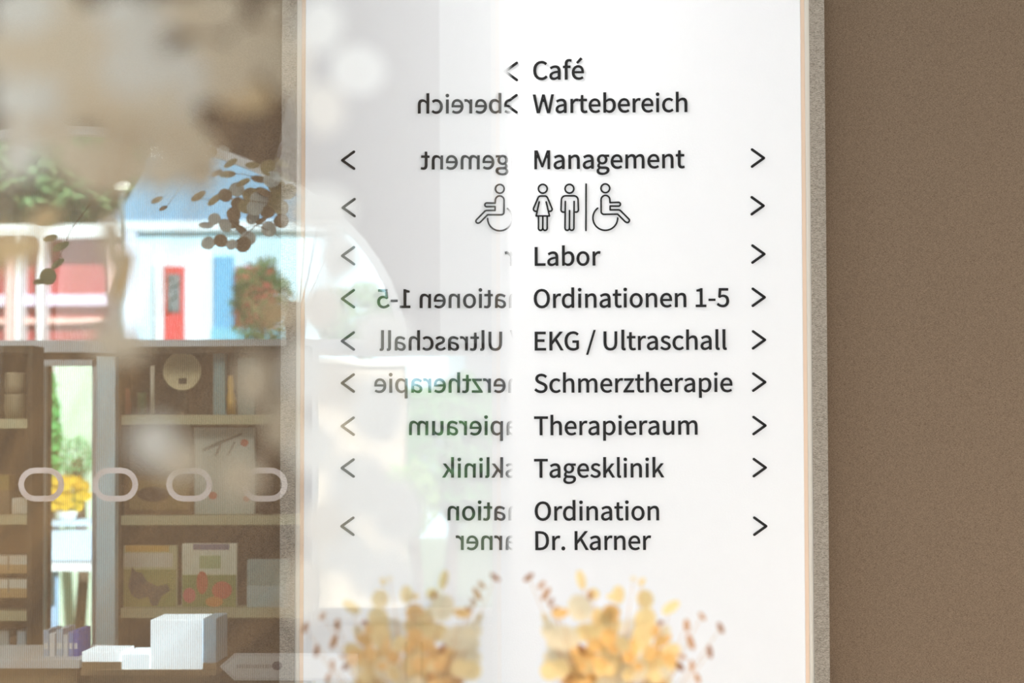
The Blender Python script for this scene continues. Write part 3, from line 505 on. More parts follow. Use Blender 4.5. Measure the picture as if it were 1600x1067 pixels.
MB().lathe(root_b.x, YF, [(.0, vb), (.045, vb), (.06, vb + .05), (.05, vb + .09), (.028, vb + .115), (.03, vb + .125), (.026, vb + .125), (.024, vb + .115), (.045, vb + .08), (.0, vb + .012)]).build('vase_body', mat('beige_ceramic', (206, 188, 164), rough=.4), vase, smooth=True)
ped = thing('display_pedestal', (root_b.x, YF, 0), 'white square pedestal under the beige vase', 'pedestal')
MB().box(root_b.x - .075, root_b.x + .22, YF - .15, YF + .15, 0, vb - .03).build('pedestal_body', m_frame, ped)
MB().box(root_b.x - .08, root_b.x + .225, YF - .155, YF + .155, vb - .03, vb).build('pedestal_top', m_frame, ped)

# ---------------------------------------------------------------- near honesty bouquet behind the pane (blurred)
nb = at(-420, 2000, 1.0)
b2 = thing('honesty_bouquet', nb, 'large blurred cream dried honesty bouquet behind the glass at upper left', 'dried flowers')
NM = {c: disc_mesh('seed_disc', mat('near_' + c, rgb, rough=.6, var=.1, scale=30, trans=.4)) for c, rgb in dict(pale=(246, 244, 236), tan=(238, 224, 200), honey=(242, 212, 164)).items()}
near = [(590, 640, 50, 60, 'pale', 1.4), (560, 760, 60, 60, 'pale', 1.35), (620, 800, 50, 60, 'pale', 1.5), (540, 860, 50, 50, 'pale', 1.25), (600, 900, 60, 50, 'pale', 1.45), (470, 580, 40, 60, 'pale', 1.15), (600, 520, 50, 40, 'pale', 1.4), (60, 20, 80, 60, 'tan', 1.0), (150, 60, 70, 60, 'tan', .9), (80, 130, 80, 60, 'pale', 1.05), (270, 210, 50, 60, 'tan', 1.1), (310, 250, 40, 60, 'tan', 1.0), (170, 260, 70, 50, 'tan', 1.05), (60, 200, 70, 40, 'tan', 1.1), (410, 70, 60, 34, 'tan', 1.05), (280, 130, 50, 60, 'pale', .95), (240, 40, 30, 40, 'pale', .8), (350, 130, 60, 30, 'tan', .95), (380, 150, 50, 30, 'honey', 1.1), (450, 100, 40, 60, 'tan', 1.1), (35, 15, 62, 45, 'pale', .85), (190, 20, 46, 40, 'pale', .8), (120, 80, 70, 60, 'tan', .95), (30, 80, 60, 60, 'tan', .95), (210, 105, 60, 52, 'pale', .85), (150, 150, 70, 50, 'tan', 1.0), (20, 155, 42, 42, 'pale', .8),
        (330, 20, 60, 40, 'tan', .95), (390, 90, 48, 30, 'tan', .95), (330, 85, 50, 26, 'tan', 1.0), (235, 160, 60, 40, 'tan', .9), (200, 200, 60, 40, 'tan', 1.0), (110, 240, 40, 40, 'tan', .9), (255, 270, 38, 40, 'tan', .9),
        (30, 245, 40, 42, 'pale', .85), (15, 390, 70, 34, 'honey', .95), (70, 340, 30, 18, 'honey', 1.2), (192, 430, 19, 48, 'honey', 1.5), (175, 380, 22, 50, 'tan', 1.3), (182, 535, 52, 32, 'tan', .9), (240, 690, 44, 42, 'pale', .85),
        (280, 720, 46, 38, 'tan', .95), (375, 745, 40, 40, 'tan', 1.0), (398, 595, 34, 46, 'tan', 1.0), (430, 490, 34, 30, 'honey', 1.1), (442, 660, 34, 50, 'tan', 1.1),
        (500, 40, 40, 50, 'pale', 1.05), (560, 110, 52, 44, 'pale', 1.25), (505, 170, 40, 46, 'tan', 1.1), (500, 330, 60, 46, 'pale', 1.15), (530, 400, 40, 46, 'pale', 1.3), (500, 480, 46, 50, 'tan', 1.1), (520, 600, 50, 52, 'tan', 1.2),
        (490, 700, 46, 46, 'pale', 1.1), (505, 820, 40, 46, 'tan', 1.2), (478, 920, 40, 60, 'tan', 1.15), (270, 20, 40, 30, 'tan', .95), (430, 20, 30, 26, 'tan', 1.0)]
tie2 = at(-400, 1350, 1.0)
for px, py, rx, ry, c, Y in near:
    p = place_disc(b2, NM[c], px, py, Y, rx * .92, ry * .92, random.uniform(-15, 15), random.uniform(-.3, .1))
    q = tie2 + Vector((random.uniform(-.01, .01), random.uniform(-.01, .01), 0))
    MB().tube([p, p.lerp(q, .5) + Vector(((p.x - q.x) * .2, 0, 0)), q, nb + Vector((random.uniform(-.01, .01), random.uniform(-.01, .01), 0))], .00025, .0005, 5).build('stem', m_stem, b2)
v2 = nb.z - .01
vs = thing('tall_vase', (nb.x, 1.0, v2), 'tall white vase holding the blurred bouquet behind the glass', 'vase')
MB().lathe(nb.x, 1.0, [(0, v2), (.04, v2), (.045, v2 + .1), (.03, v2 + .16), (.032, v2 + .17), (.028, v2 + .17), (.026, v2 + .16), (.036, v2 + .1), (0, v2 + .012)]).build('vase_body', m_frame, vs, smooth=True)
st = thing('side_table', (nb.x, 1.0, 0), 'small round side table carrying the tall white vase', 'table')
MB().lathe(nb.x, 1.0, [(0, v2 - .02), (.1, v2 - .02), (.1, v2), (0, v2)]).build('tabletop', m_frame, st)
MB().lathe(nb.x, 1.0, [(0, .02), (.015, .02), (.015, v2 - .02)]).build('pole', m_frame, st)
MB().lathe(nb.x, 1.0, [(0, 0), (.09, 0), (.09, .02), (0, .02)]).build('base', m_frame, st)

# ---------------------------------------------------------------- shelving behind the glass
YS = 7.0
m_shelf = mat('pale_oak_shelf', (190, 182, 146), rough=.6, var=.12, scale=12)
m_shback = mat('dark_oak_back', (68, 62, 50), rough=.8, var=.2, scale=10)
def bookcase(label, x0, x1, top, shelves):
    X0, X1 = at(x0, 700, YS).x, at(x1, 700, YS).x; zt_ = at((x0 + x1) / 2, top, YS).z
    t = thing('bookcase', ((X0 + X1) / 2, YS, 0), label, 'bookcase')
    MB().box(X0, X0 + .014, YS + .002, YS + .15, 0, zt_ - .02).build('side_panel', m_shback, t)
    MB().box(X1 - .014, X1, YS + .002, YS + .15, 0, zt_ - .02).build('side_panel', m_shback, t)
    MB().box(X0 + .014, X1 - .014, YS + .135, YS + .15, 0, zt_ - .02).build('back_panel', m_shback, t)
    MB().box(X0, X1, YS, YS + .15, zt_ - .02, zt_).build('top_board', m_shback, t)
    for y in shelves:
        z = at((x0 + x1) / 2, y, YS).z
        MB().box(X0 + .014, X1 - .014, YS, YS + .135, z - .028, z).build('shelf', m_shelf, t)
    return t
bookcase('dark wooden bookcase with pale shelves at far left, a tan stack of pots on it', -420, 50, 541, (655, 805, 955, 1105))
bookcase('dark wooden bookcase with pale shelves right of the bright gap', 182, 478, 541, (648, 805, 950, 1105))
# fascia under the second shelf of the right bookcase is deep shadow space; post between the cases
cb = thing('upright_post', (at(165, 700, 6.85).x, 6.85, 0), 'pale blue-grey post standing between the two bookcases', 'post')
zz = at(165, 556, 6.85).z
MB().box(at(151, 700, 6.85).x, at(180, 700, 6.85).x, 6.85, 6.9, .02, zz).build('post_body', mat('pale_blue_paint', (196, 216, 222), rough=.5), cb)
MB().box(at(146, 700, 6.85).x, at(185, 700, 6.85).x, 6.83, 6.92, 0, .02).build('post_foot', m_frame, cb)

def item(name, label, cat, rect, Y, depth, rgb, deco=(), group=None, bevel=.002):
    """box-shaped thing standing on a shelf with flat printed or applied patches; deco = (name, pixel polygon, colour)"""
    b = list(pbox(*rect, Y, depth))
    for sy in (648, 805, 950, 1105) if rect[0] > 150 else (655, 805, 955, 1105):
        if abs(sy - rect[3]) < 12: b[4] = at((182 + 478) / 2 if rect[0] > 150 else -185, sy, YS).z + .0006
    t = thing(name, ((b[0] + b[1]) / 2, Y, b[4]), label, cat, group)
    body = MB().box(*b).build({'book': 'cover', 'box': 'box_body'}.get(name, 'body'), cm(rgb), t, bevel=bevel)
    for i, (nm, poly, col) in enumerate(deco):
        pts = [(at(x, y, Y).x, at(x, y, Y).z) for x, y in poly]
        ar = sum(a[0] * b_[1] - b_[0] * a[1] for a, b_ in zip(pts, pts[1:] + pts[:1]))
        if ar < 0: pts.reverse()
        MB().prism(pts, Y - .0012 - .0004 * i, Y).build(nm, cm(col), body)
    return t
def R_(x0, y0, x1, y1): return [(x0, y1), (x1, y1), (x1, y0), (x0, y0)]
def el(cx, cy, rx, ry, n=16): return [(cx + rx * math.cos(math.tau * i / n), cy + ry * math.sin(math.tau * i / n)) for i in range(n)]
YI = YS + .04
item('book', 'picture book with a grey cat and orange title strip on the lower shelf', 'book', (184, 852, 277, 949), YI, .02, (196, 192, 150),
     [('title_strip', R_(196, 852, 264, 862), (214, 168, 80)), ('sky_patch', R_(186, 864, 270, 886), (214, 206, 190)), ('meadow', R_(184, 890, 275, 948), (150, 150, 86)),
      ('cat_picture', [(206, 930), (200, 915), (204, 900), (206, 886), (213, 893), (222, 895), (230, 908), (246, 916), (262, 912), (266, 922), (252, 932), (246, 946), (236, 946), (232, 932), (216, 936)], (92, 84, 88))])
item('book', 'picture book with red flowers and white upper half beside the cat book', 'book', (284, 849, 370, 949), YI, .02, (226, 222, 200),
     [('title_strip', R_(302, 850, 358, 859), (120, 112, 140)), ('meadow', R_(285, 898, 369, 948), (140, 150, 84)), ('flower', el(316, 910, 9, 18), (204, 100, 70)),
      ('flower', el(347, 922, 16, 14), (212, 104, 80)), ('flower', el(296, 930, 10, 12), (214, 110, 110)), ('flower', el(335, 940, 14, 8), (222, 150, 80)), ('lettering', R_(312, 868, 345, 888), (176, 190, 140))])
item('book', 'pale teal book at the right end of the lower shelf', 'book', (386, 874, 452, 949), YI, .03, (150, 170, 164), [('lower_band', R_(386, 915, 452, 949), (178, 196, 196))])
item('picture_frame', 'dark brown and gold framed picture on the middle shelf', 'frame', (194, 742, 302, 804), YI, .02, (110, 84, 52), [('picture', R_(202, 750, 296, 796), (140, 116, 70)), ('motif', el(240, 772, 26, 12), (88, 66, 50))])
item('book', 'tall white book with grey twigs and red berries on the middle shelf', 'book', (303, 668, 398, 804), YI + .02, .02, (190, 196, 184),
     [('twig', [(315, 702), (340, 690), (378, 676), (379, 679), (342, 695), (316, 707)], (120, 124, 120)), ('twig', [(335, 712), (345, 690), (348, 691), (339, 713)], (130, 130, 126)), ('twig', [(355, 712), (365, 690), (368, 691), (358, 713)], (130, 130, 126)),
      ('berry', el(382, 692, 6, 6), (196, 92, 70)), ('berry', el(333, 774, 7, 6), (196, 92, 70)), ('berry', el(385, 778, 5, 5), (196, 92, 70))])
item('box', 'dark slim box at the right end of the middle shelf', 'box', (408, 690, 424, 804), YI, .03, (70, 54, 46))
item('box', 'pale blue-green packet on the upper shelf by the yellow figure', 'box', (333, 552, 352, 647), YI, .04, (130, 160, 160))
item('box', 'teal packet standing at the right of the upper shelf', 'box', (372, 560, 398, 647), YI, .04, (130, 150, 146))
# round woven basket plate and small figures
def pot(label, px, py, rpx, hpx, rgb, name='pot', cat='pot', Y=YS + .07, prof=None):
    p = at(px, py, Y); s = Y / FPX
    t = thing(name, p, label, cat)
    pr = prof or [(0, 0), (.8, 0), (1, .45), (.92, .9), (.95, 1), (.85, 1), (.8, .85), (0, .2)]
    MB().lathe(p.x, p.y, [(a * rpx * s, p.z + b * hpx * s) for a, b in pr], 22).build('pot_body' if cat == 'pot' else 'body', cm(rgb, rough=.45), t, smooth=True)
    return t
t = pot('round tan woven plate standing on the upper shelf', 285, 647, 4, 3, (150, 136, 108), name='woven_plate', cat='plate')
pp = at(285, 580, YS + .07)
mb = MB(); n_ = 28
for rr, yy in ((.001, .012), (.02, .010), (.038, .004), (.05, -.006), (.056, -.008), (.056, 0)):
    for j in range(n_): mb.v.append((pp.x + rr * math.cos(math.tau * j / n_), pp.y + yy, pp.z + rr * math.sin(math.tau * j / n_)))
for i in range(5):
    for j in range(n_):
        a, b = i * n_ + j, i * n_ + (j + 1) % n_; mb.f.append((a, b, b + n_, a + n_))
mb.build('plate', mat('woven_straw', (190, 176, 140), rough=.8, var=.3, scale=80), t)
MB().box(pp.x - .012, pp.x + .012, pp.y + .004, pp.y + .05, at(285, 647, YS + .07).z, pp.z - .02).build('plate_stand', m_shback, t)
fig = [(0, 0), (.8, 0), (.9, .4), (.5, .6), (.62, .8), (.4, 1), (0, 1.02)]
pot('small red figure on the upper shelf beside the gap', 198, 647, 9, 40, (150, 80, 62), 'figurine', 'figurine', prof=fig)
pot('green-capped small jar on the upper shelf', 222, 647, 8, 34, (104, 122, 84), 'jar', 'jar')
pot('tall cream candle in front of the woven plate', 238, 647, 3.5, 76, (214, 206, 186), 'candle', 'candle', Y=YS + .06, prof=[(0, 0), (1, 0), (1, 1), (0, 1)])
pot('yellow figure on a red foot on the upper shelf', 361, 647, 10, 60, (226, 178, 70), 'figurine', 'figurine', prof=fig)
t = pot('lower tan pot of the stack on the far left shelf', 24, 654, 18, 38, (160, 146, 116))
q = pot('upper tan pot of the stack on the far left shelf', 24, 616, 17, 34, (176, 160, 130))
# left case
for i, (x0, x1, y0, y1) in enumerate([(-40, -2, 866, 888), (1, 31, 862, 888), (33, 61, 862, 888), (-40, -2, 902, 925), (1, 30, 902, 925), (32, 60, 902, 925)]):
    pass
# rack of small white boxes in two rows
bx_ = item('box', 'white storage box with a tan base', 'box', (14, 868, 43, 890), YI, .08, (226, 222, 206), [('tan_band', R_(14, 882, 43, 890), (196, 164, 112))], group='small white boxes on the far left lower shelf')
zrow = [at(16, 955, YS).z, None]
rack = thing('box_rack', (at(20, 940, YI).x, YI, at(16, 955, YS).z), 'tan wooden two-tier rack under the small white boxes', 'rack')
zA, zB = at(16, 927, YI).z, at(16, 890, YI).z
xa, xb = at(-82, 900, YI).x, at(44, 900, YI).x
for nm, (z0, z1) in (('rack_board', (zA - .012, zA)), ('rack_board', (zB - .010, zB))):
    MB().box(xa, xb, YI - .005, YI + .09, z0, z1).build(nm, cm((190, 156, 104)), rack)
for xx in (xa, xb - .008):
    MB().box(xx, xx + .008, YI + .075, YI + .09, at(16, 955, YS).z, zB).build('rack_leg', cm((190, 156, 104)), rack)
base_box = bx_; hh = at(16, 868, YI).z
bx_.location.z = zB
names = {}
for r_, z in enumerate((zB, zA)):
    for c_ in range(4):
        if r_ == 0 and c_ == 3: continue
        o = copy_tree(bx_); o.location = (at(28.5 + (c_ - 3) * 31, 880, YI).x, YI, z)
        o['label'] = 'white box on the %s tier of the tan rack, %s' % (('upper', 'lower')[r_], ('hidden beyond the left edge', 'second left of the frame edge', 'at the frame edge', 'nearest the bright gap')[c_])
bx_['label'] = 'white box on the upper tier of the tan rack, nearest the bright gap'
item('box', 'plain white box on the middle shelf at far left', 'box', (18, 778, 43, 804), YI, .08, (216, 212, 196))
item('book', 'thick brown and yellow book lying on the middle shelf at far left', 'book', (-50, 742, 14, 766), YI, .085, (150, 130, 70))
item('book', 'flat grey-brown book under the brown and yellow one', 'book', (-54, 766, 15, 804), YI, .085, (120, 106, 84))
for i, (x0, x1, top, rgb, lb) in enumerate([(-46, -28, 995, (90, 104, 120), 'slate blue'), (-27, -5, 992, (150, 96, 70), 'rust brown'), (-4, 14, 985, (208, 206, 196), 'off-white'), (15, 25, 994, (130, 104, 78), 'tan brown'), (26, 41, 985, (196, 208, 212), 'pale grey-blue')]):
    item('book', '%s book spine in the bottom row at far left' % lb, 'book', (x0, top, x1, 1104), YI, .085, rgb)

# objects in the gap and on the counter in front of the cases
m_counter = mat('white_counter', (232, 232, 230), rough=.4)
YC = 6.3
ct = thing('service_counter', (at(0, 1000, YC).x, YC, 0), 'brown counter with a white top at the bottom left corner', 'counter')
zc = at(60, 1031, YC).z
X0, X1 = at(-320, 1000, YC).x, at(124, 1000, YC).x
MB().box(X0 - .0, X1, YC, YC + .45, zc - .022, zc).build('counter_top', m_counter, ct)
MB().box(X0 + .01, X1 - .012, YC + .02, YC + .43, 0, zc - .022).build('counter_body', mat('counter_oak', (150, 130, 96), rough=.7, scale=10), ct)
for i, (x0, x1, top, rgb, lb) in enumerate([(68, 76, 985, (176, 196, 216), 'pale blue'), (77, 86, 990, (226, 232, 236), 'white'), (88, 98, 983, (190, 206, 222), 'light blue-grey'), (99, 106, 992, (220, 226, 230), 'ivory white'), (107, 114, 987, (120, 150, 210), 'mid blue'), (115, 122, 985, (60, 90, 190), 'deep blue')]):
    a = pbox(x0, top, x1, 1031, YC + .1, .16)
    t = thing('book', ((a[0] + a[1]) / 2, YC + .1, zc), '%s upright booklet on the white counter' % lb, 'book')
    MB().box(a[0], a[1], a[2], a[3], zc, a[5]).build('cover', cm(rgb), t)
    MB().box(a[0] + .002, a[1] - .002, a[2] - .0008, a[2], zc + .02, zc + .035).build('spine_band', cm((236, 236, 232)), t)
# white display case: tall block, blue side, low tray left of it
YD = 6.25
dc = thing('display_case', (at(250, 1040, YD).x, YD, 0), 'bright white display case with a blue side edge and a lower step', 'display case')
m_case_glow = bpy.data.materials.new('white_case_added_glow'); m_case_glow.use_nodes = True
pn = m_case_glow.node_tree.nodes['Principled BSDF']; pn.inputs['Base Color'].default_value = (.9, .95, 1, 1)
pn.inputs['Emission Color'].default_value = (.80, .93, 1, 1); pn.inputs['Emission Strength'].default_value = 1.7  # emission added in place of daylight on the white case; no lamp inside
a = pbox(235, 968, 316, 1046, YD, .2)
MB().box(*a).build('white_block', m_case_glow, dc, bevel=.003)
b = pbox(317, 966, 338, 1036, YD + .004, .19); MB().box(*b).build('blue_side', cm((190, 222, 242), rough=.4), dc, bevel=.003)
c3 = pbox(190, 1022, 234, 1046, YD, .2); MB().box(*c3).build('low_tray', m_case_glow, dc, bevel=.002)
c4 = pbox(128, 1018, 189, 1034, YD + .01, .18); MB().box(*c4).build('low_tray', m_case_glow, dc, bevel=.002)
zz = min(a[4], c3[4], c4[4], b[4])
xx0, xx1 = c4[0], b[1]
MB().box(xx0, xx1, YD - .005, YD + .22, zz - .015, zz).build('base_board', cm((150, 128, 96)), dc)
MB().box(xx0 + .02, xx1 - .02, YD + .02, YD + .2, 0, zz - .015).build('plinth', cm((142, 124, 96)), dc)
MB().box(c4[0], c4[1], c4[2], c4[3], zz, c4[4]).build('tray_foot', cm((150, 128, 96)), dc)
MB().box(b[0], b[1], b[2], b[3], zz, b[4]).build('side_foot', cm((150, 128, 96)), dc)
# arrow shaped direction sign on a post
YA = 6.0
sg = thing('arrow_sign', (at(440, 1040, YA).x, YA, 0), 'small grey-white arrow-shaped sign pointing left at the bottom beside the white sign', 'sign')
pa = [(at(x, y, YA).x, at(x, y, YA).z) for x, y in ((343, 1041), (366, 1063), (560, 1063), (560, 1021), (366, 1021))]
MB().prism(pa, YA, YA + .012).build('arrow_board', cm((206, 206, 206)), sg)
pi = [(at(x, y, YA).x, at(x, y, YA).z) for x, y in ((351, 1041), (369, 1059), (556, 1059), (556, 1025), (369, 1025))]
MB().prism(pi, YA - .001, YA).build('arrow_face', cm((226, 224, 222)), sg)
mb = MB()
x = 370
while x < 424:
    wd = random.uniform(1.5, 3); mb.prism([(at(u, v, YA).x, at(u, v, YA).z) for u, v in ((x, 1044), (x + wd, 1044), (x + wd, 1038), (x, 1038))], YA - .002, YA - .001); x += wd + 1.6
mb.build('faint_marks', cm((168, 166, 168)), sg)
pr_ = [(at(x, y, YA).x, at(x, y, YA).z) for x, y in reversed(el(433, 1040, 8, 7))]
MB().prism(pr_, YA - .002, YA - .001).build('round_mark', cm((110, 106, 124)), sg)
MB().box(at(500, 1040, YA).x - .012, at(500, 1040, YA).x + .012, YA + .012, YA + .03, .015, at(500, 1030, YA).z).build('sign_post', m_frame, sg)
MB().box(at(500, 1040, YA).x - .12, at(500, 1040, YA).x + .12, YA - .1, YA + .13, 0, .015).build('post_foot', m_frame, sg)

# ---------------------------------------------------------------- ribbed glass screen with oval ring stickers
YG = 5.7
X0, X1 = at(-330, 700, YG).x, at(468, 700, YG).x
gs = thing('glass_screen', ((X0 + X1) / 2, YG, 0), 'ribbed clear glass screen carrying a row of white oval rings', 'glass')
me = MB(); me.v = [(X0, YG, .02), (X1, YG, .02), (X1, YG, 2.9), (X0, YG, 2.9)]; me.f = [(0, 1, 2, 3)]
me.build('glass_face', m_glass2, gs)
MB().box(X0, X1, YG + .0003, YG + .008, .02, 2.9).build('glass_body', m_clear, gs)
MB().box(X0, X1, YG - .015, YG + .025, 0, .02).build('floor_channel', cm((150, 150, 148), rough=.4), gs)
m_ring = mat('white_vinyl', (222, 216, 216), rough=.5, trans=.3)
for cx in (-51, 64.5, 180, 296, 413.5):
    def oval(hw, hh, n=10):
        s_ = hw - hh; P = []
        for i in range(n + 1): a = -math.pi / 2 + math.pi * i / n; P.append((cx + s_ + hh * math.cos(a), 757 + hh * math.sin(a)))
        for i in range(n + 1): a = math.pi / 2 + math.pi * i / n; P.append((cx - s_ + hh * math.cos(a), 757 + hh * math.sin(a)))
        return P
    O = [at(*p, YG) for p in oval(36, 26.5)]; I = [at(*p, YG) for p in oval(27, 17.5)]
    mb = MB(); nn = len(O)
    for i in range(nn):
        j = (i + 1) % nn
        mb.prism([(O[i].x, O[i].z), (I[i].x, I[i].z), (I[j].x, I[j].z), (O[j].x, O[j].z)], YG - .0008, YG - .0002)
    mb.build('oval_ring', m_ring, gs)

# ---------------------------------------------------------------- eucalyptus on top of the bookcase
YE = 7.07
ztop = at(430, 541, YS).z
vb_ = Vector((at(462, 541, YE).x, YE, ztop))
ev = thing('dark_vase', vb_, 'dark vase on top of the right bookcase, behind the reflected sign', 'vase')
MB().lathe(vb_.x, vb_.y, [(0, ztop), (.025, ztop), (.034, ztop + .08), (.02, ztop + .12), (.022, ztop + .13), (.018, ztop + .13), (.016, ztop + .12), (.028, ztop + .08), (0, ztop + .012)]).build('vase_body', cm((60, 52, 48), rough=.35), ev, smooth=True)
eu = thing('eucalyptus_branch', vb_ + Vector((0, 0, .02)), 'dried eucalyptus with round dark leaves in front of the bright window', 'branch')
m_tw = mat('twig_brown', (82, 66, 50), rough=.8)
EM = {c: disc_mesh('leaf', mat('eucalyptus_' + c, rgb, rough=.7, var=.15, scale=60, trans=.3), cup=.1) for c, rgb in dict(dark=(112, 92, 68), grey=(176, 182, 178), green=(110, 124, 90), olive=(150, 138, 98)).items()}
twigs = [[(468, 500), (520, 380), (450, 340), (400, 352), (355, 362)], [(468, 500), (500, 330), (430, 285), (380, 272), (340, 270)], [(468, 500), (480, 300), (400, 240), (330, 210), (290, 205)],
         [(450, 330), (420, 318), (370, 310), (330, 312), (310, 310)], [(400, 352), (420, 360), (440, 372)], [(400, 352), (380, 370), (350, 385)], [(330, 210), (260, 230), (190, 270), (140, 320)], [(468, 500), (510, 300), (450, 250), (410, 240)],
         [(330, 210), (310, 235), (290, 280), (262, 320)], [(140, 320), (110, 360), (90, 410), (80, 440)]]
for tw in twigs:
    pts = [at(x, y, YE + .0 + .0004 * (x % 37)) for x, y in tw]
    MB().tube(pts, .0016, .0009, 5).build('twig', m_tw, eu)
leaf = [(405, 312, 13, 'grey', 0), (385, 322, 12, 'olive', 0), (440, 325, 12, 'olive', 0), (425, 280, 13, 'grey', 0), (370, 296, 11, 'grey', 0), (408, 345, 9, 'dark', 1), (388, 372, 11, 'grey', 0), (335, 342, 9, 'grey', 0), (305, 232, 12, 'olive', 1), (275, 215, 9, 'olive', 1), (440, 255, 12, 'olive', 1), (360, 255, 11, 'olive', 1), (380, 382, 12, 'dark', 0), (352, 352, 10, 'grey', 0), (322, 352, 11, 'grey', 1), (325, 380, 10, 'grey', 0), (420, 358, 12, 'grey', 0), (395, 340, 11, 'grey', 0), (365, 335, 11, 'dark', 0), (378, 360, 13, 'dark', 1), (345, 376, 10, 'dark', 0), (362, 382, 8, 'grey', 0),
        (398, 325, 12, 'grey', 0), (418, 330, 11, 'dark', 0), (430, 312, 14, 'olive', 0), (412, 300, 13, 'dark', 1), (392, 305, 12, 'olive', 0), (372, 318, 10, 'dark', 0), (432, 290, 12, 'olive', 0), (405, 280, 12, 'dark', 1), (380, 285, 11, 'olive', 1), (355, 272, 12, 'olive', 1),
        (338, 270, 9, 'dark', 1), (420, 262, 12, 'olive', 0), (395, 258, 11, 'olive', 1), (310, 306, 12, 'olive', 1), (335, 312, 12, 'olive', 1), (352, 305, 10, 'dark', 0), (300, 215, 12, 'olive', 0), (285, 228, 9, 'olive', 0), (318, 222, 10, 'olive', 0), (295, 245, 9, 'olive', 1),
        (330, 238, 8, 'olive', 0), (350, 232, 8, 'grey', 1), (245, 312, 9, 'olive', 1), (255, 325, 7, 'dark', 1), (95, 385, 13, 'green', 1), (78, 372, 11, 'green', 1), (90, 412, 12, 'green', 1), (75, 432, 13, 'green', 0), (62, 440, 10, 'green', 1), (440, 345, 11, 'dark', 0), (365, 348, 9, 'dark', 0), (450, 300, 12, 'olive', 0), (445, 275, 11, 'olive', 1)]
for px, py, r, c, nar in leaf:
    place_disc(eu, EM[c], px, py, YE - .01 + random.uniform(0, .05), r * 1.15, r * (.48 if nar else 1.05), random.uniform(-40, 40), random.uniform(-.4, .4), 'leaf')

# ---------------------------------------------------------------- outdoors
m_ground = mat('grass_ground', (112, 128, 88), rough=.9, scale=2)
gr = MB().box(-60, 40, 8.25, 120, -.15, -.05).build('ground', m_ground); struct(gr)
def rectm(mb, x0, y0, x1, y1, Y, d, dy=0): b = pbox(x0, y0, x1, y1, Y + dy, d); mb.box(*b); return b
YH = 40
def house(label, x0, x1, top, rgb, Y=40):
    p = at((x0 + x1) / 2, 760, Y); t = thing('house', (p.x, Y, 0), label, 'house')
    l, r, z = at(x0, 500, Y).x, at(x1, 500, Y).x, at((x0 + x1) / 2, top, Y).z
    MB().box(l, r, Y, Y + 5, -.05, z).build('wall', cm(rgb), t); return t
def add(t, nm, rects, rgb, Y, d, rough=.6):
    o = None
    for r in rects:
        mb = MB(); b = pbox(*r, Y - d, d); mb.box(*b); o = mb.build(nm, cm(rgb, rough=rough), t)
    return o
h1 = house('dark red house with white eaves seen through the arched window', -300, 186, 372, (158, 62, 64))
add(h1, 'eaves', [(-300, 352, 192, 372)], (240, 244, 250), YH, .5)
add(h1, 'railing', [(-300, 461, 182, 478)], (214, 200, 224), YH, .2)
add(h1, 'sill_band', [(-300, 498, 188, 506)], (236, 190, 180), YH, .15)
add(h1, 'column', [(8, 372, 28, 560), (170, 372, 186, 560), (-120, 372, -105, 560)], (222, 180, 176), YH, .35)
add(h1, 'white_post', [(24, 372, 30, 560), (58, 356, 66, 560)], (246, 246, 252), YH, .6)
h2 = house('pale blue house with white trim and a tall red-framed window', 190, 700, 345, (196, 232, 250), 38)
rl, rr, z0, z1 = at(180, 345, 38).x, at(720, 345, 38).x, at(400, 345, 38).z, at(400, 238, 38).z
MB().prism([(rl, z0), (rr, z0), (rr - .6, z1), (rl + .6, z1)], 37.93, 43.1).build('roof', cm((116, 158, 190)), h2)
add(h2, 'roof_band', [(182, 344, 700, 359)], (226, 240, 255), 38, .12)
add(h2, 'corner_trim', [(192, 359, 212, 720)], (214, 226, 255), 38, .12)
add(h2, 'lower_wall_trim', [(300, 392, 332, 720)], (222, 236, 255), 38, .1)
wf = add(h2, 'window', [(240, 400, 300, 720)], (226, 238, 255), 38, .2)
add(wf, 'window_frame', [(256, 416, 288, 720)], (206, 44, 48), 38, .25)
add(wf, 'window_glass', [(261, 428, 281, 486)], (96, 112, 118), 38, .3, .5)
add(h2, 'side_door', [(334, 400, 364, 720)], (96, 172, 218), 38, .12)
add(h2, 'red_panel', [(368, 416, 430, 520)], (170, 70, 64), 38, .12)
add(h2, 'plinth_band', [(330, 512, 440, 720)], (120, 196, 226), 38, .16)
lampp = at(190, 287, 30)
lp = thing('street_lamp', (lampp.x, 30, 0), 'glowing round street lamp in front of the green trees', 'lamp')
MB().tube([(lampp.x, 30, -.05), (lampp.x, 30, lampp.z - .05)], .03).build('pole', cm((120, 130, 130)), lp)
em = bpy.data.materials.new('lamp_glow'); em.use_nodes = True
em.node_tree.nodes['Principled BSDF'].inputs['Emission Color'].default_value = (1, 1, .85, 1); em.node_tree.nodes['Principled BSDF'].inputs['Emission Strength'].default_value = 4
MB().lathe(lampp.x, 30, [(0, lampp.z - .07), (.07, lampp.z - .05), (.1, lampp.z), (.07, lampp.z + .05), (0, lampp.z + .07)], 16).build('lamp_globe', em, lp)
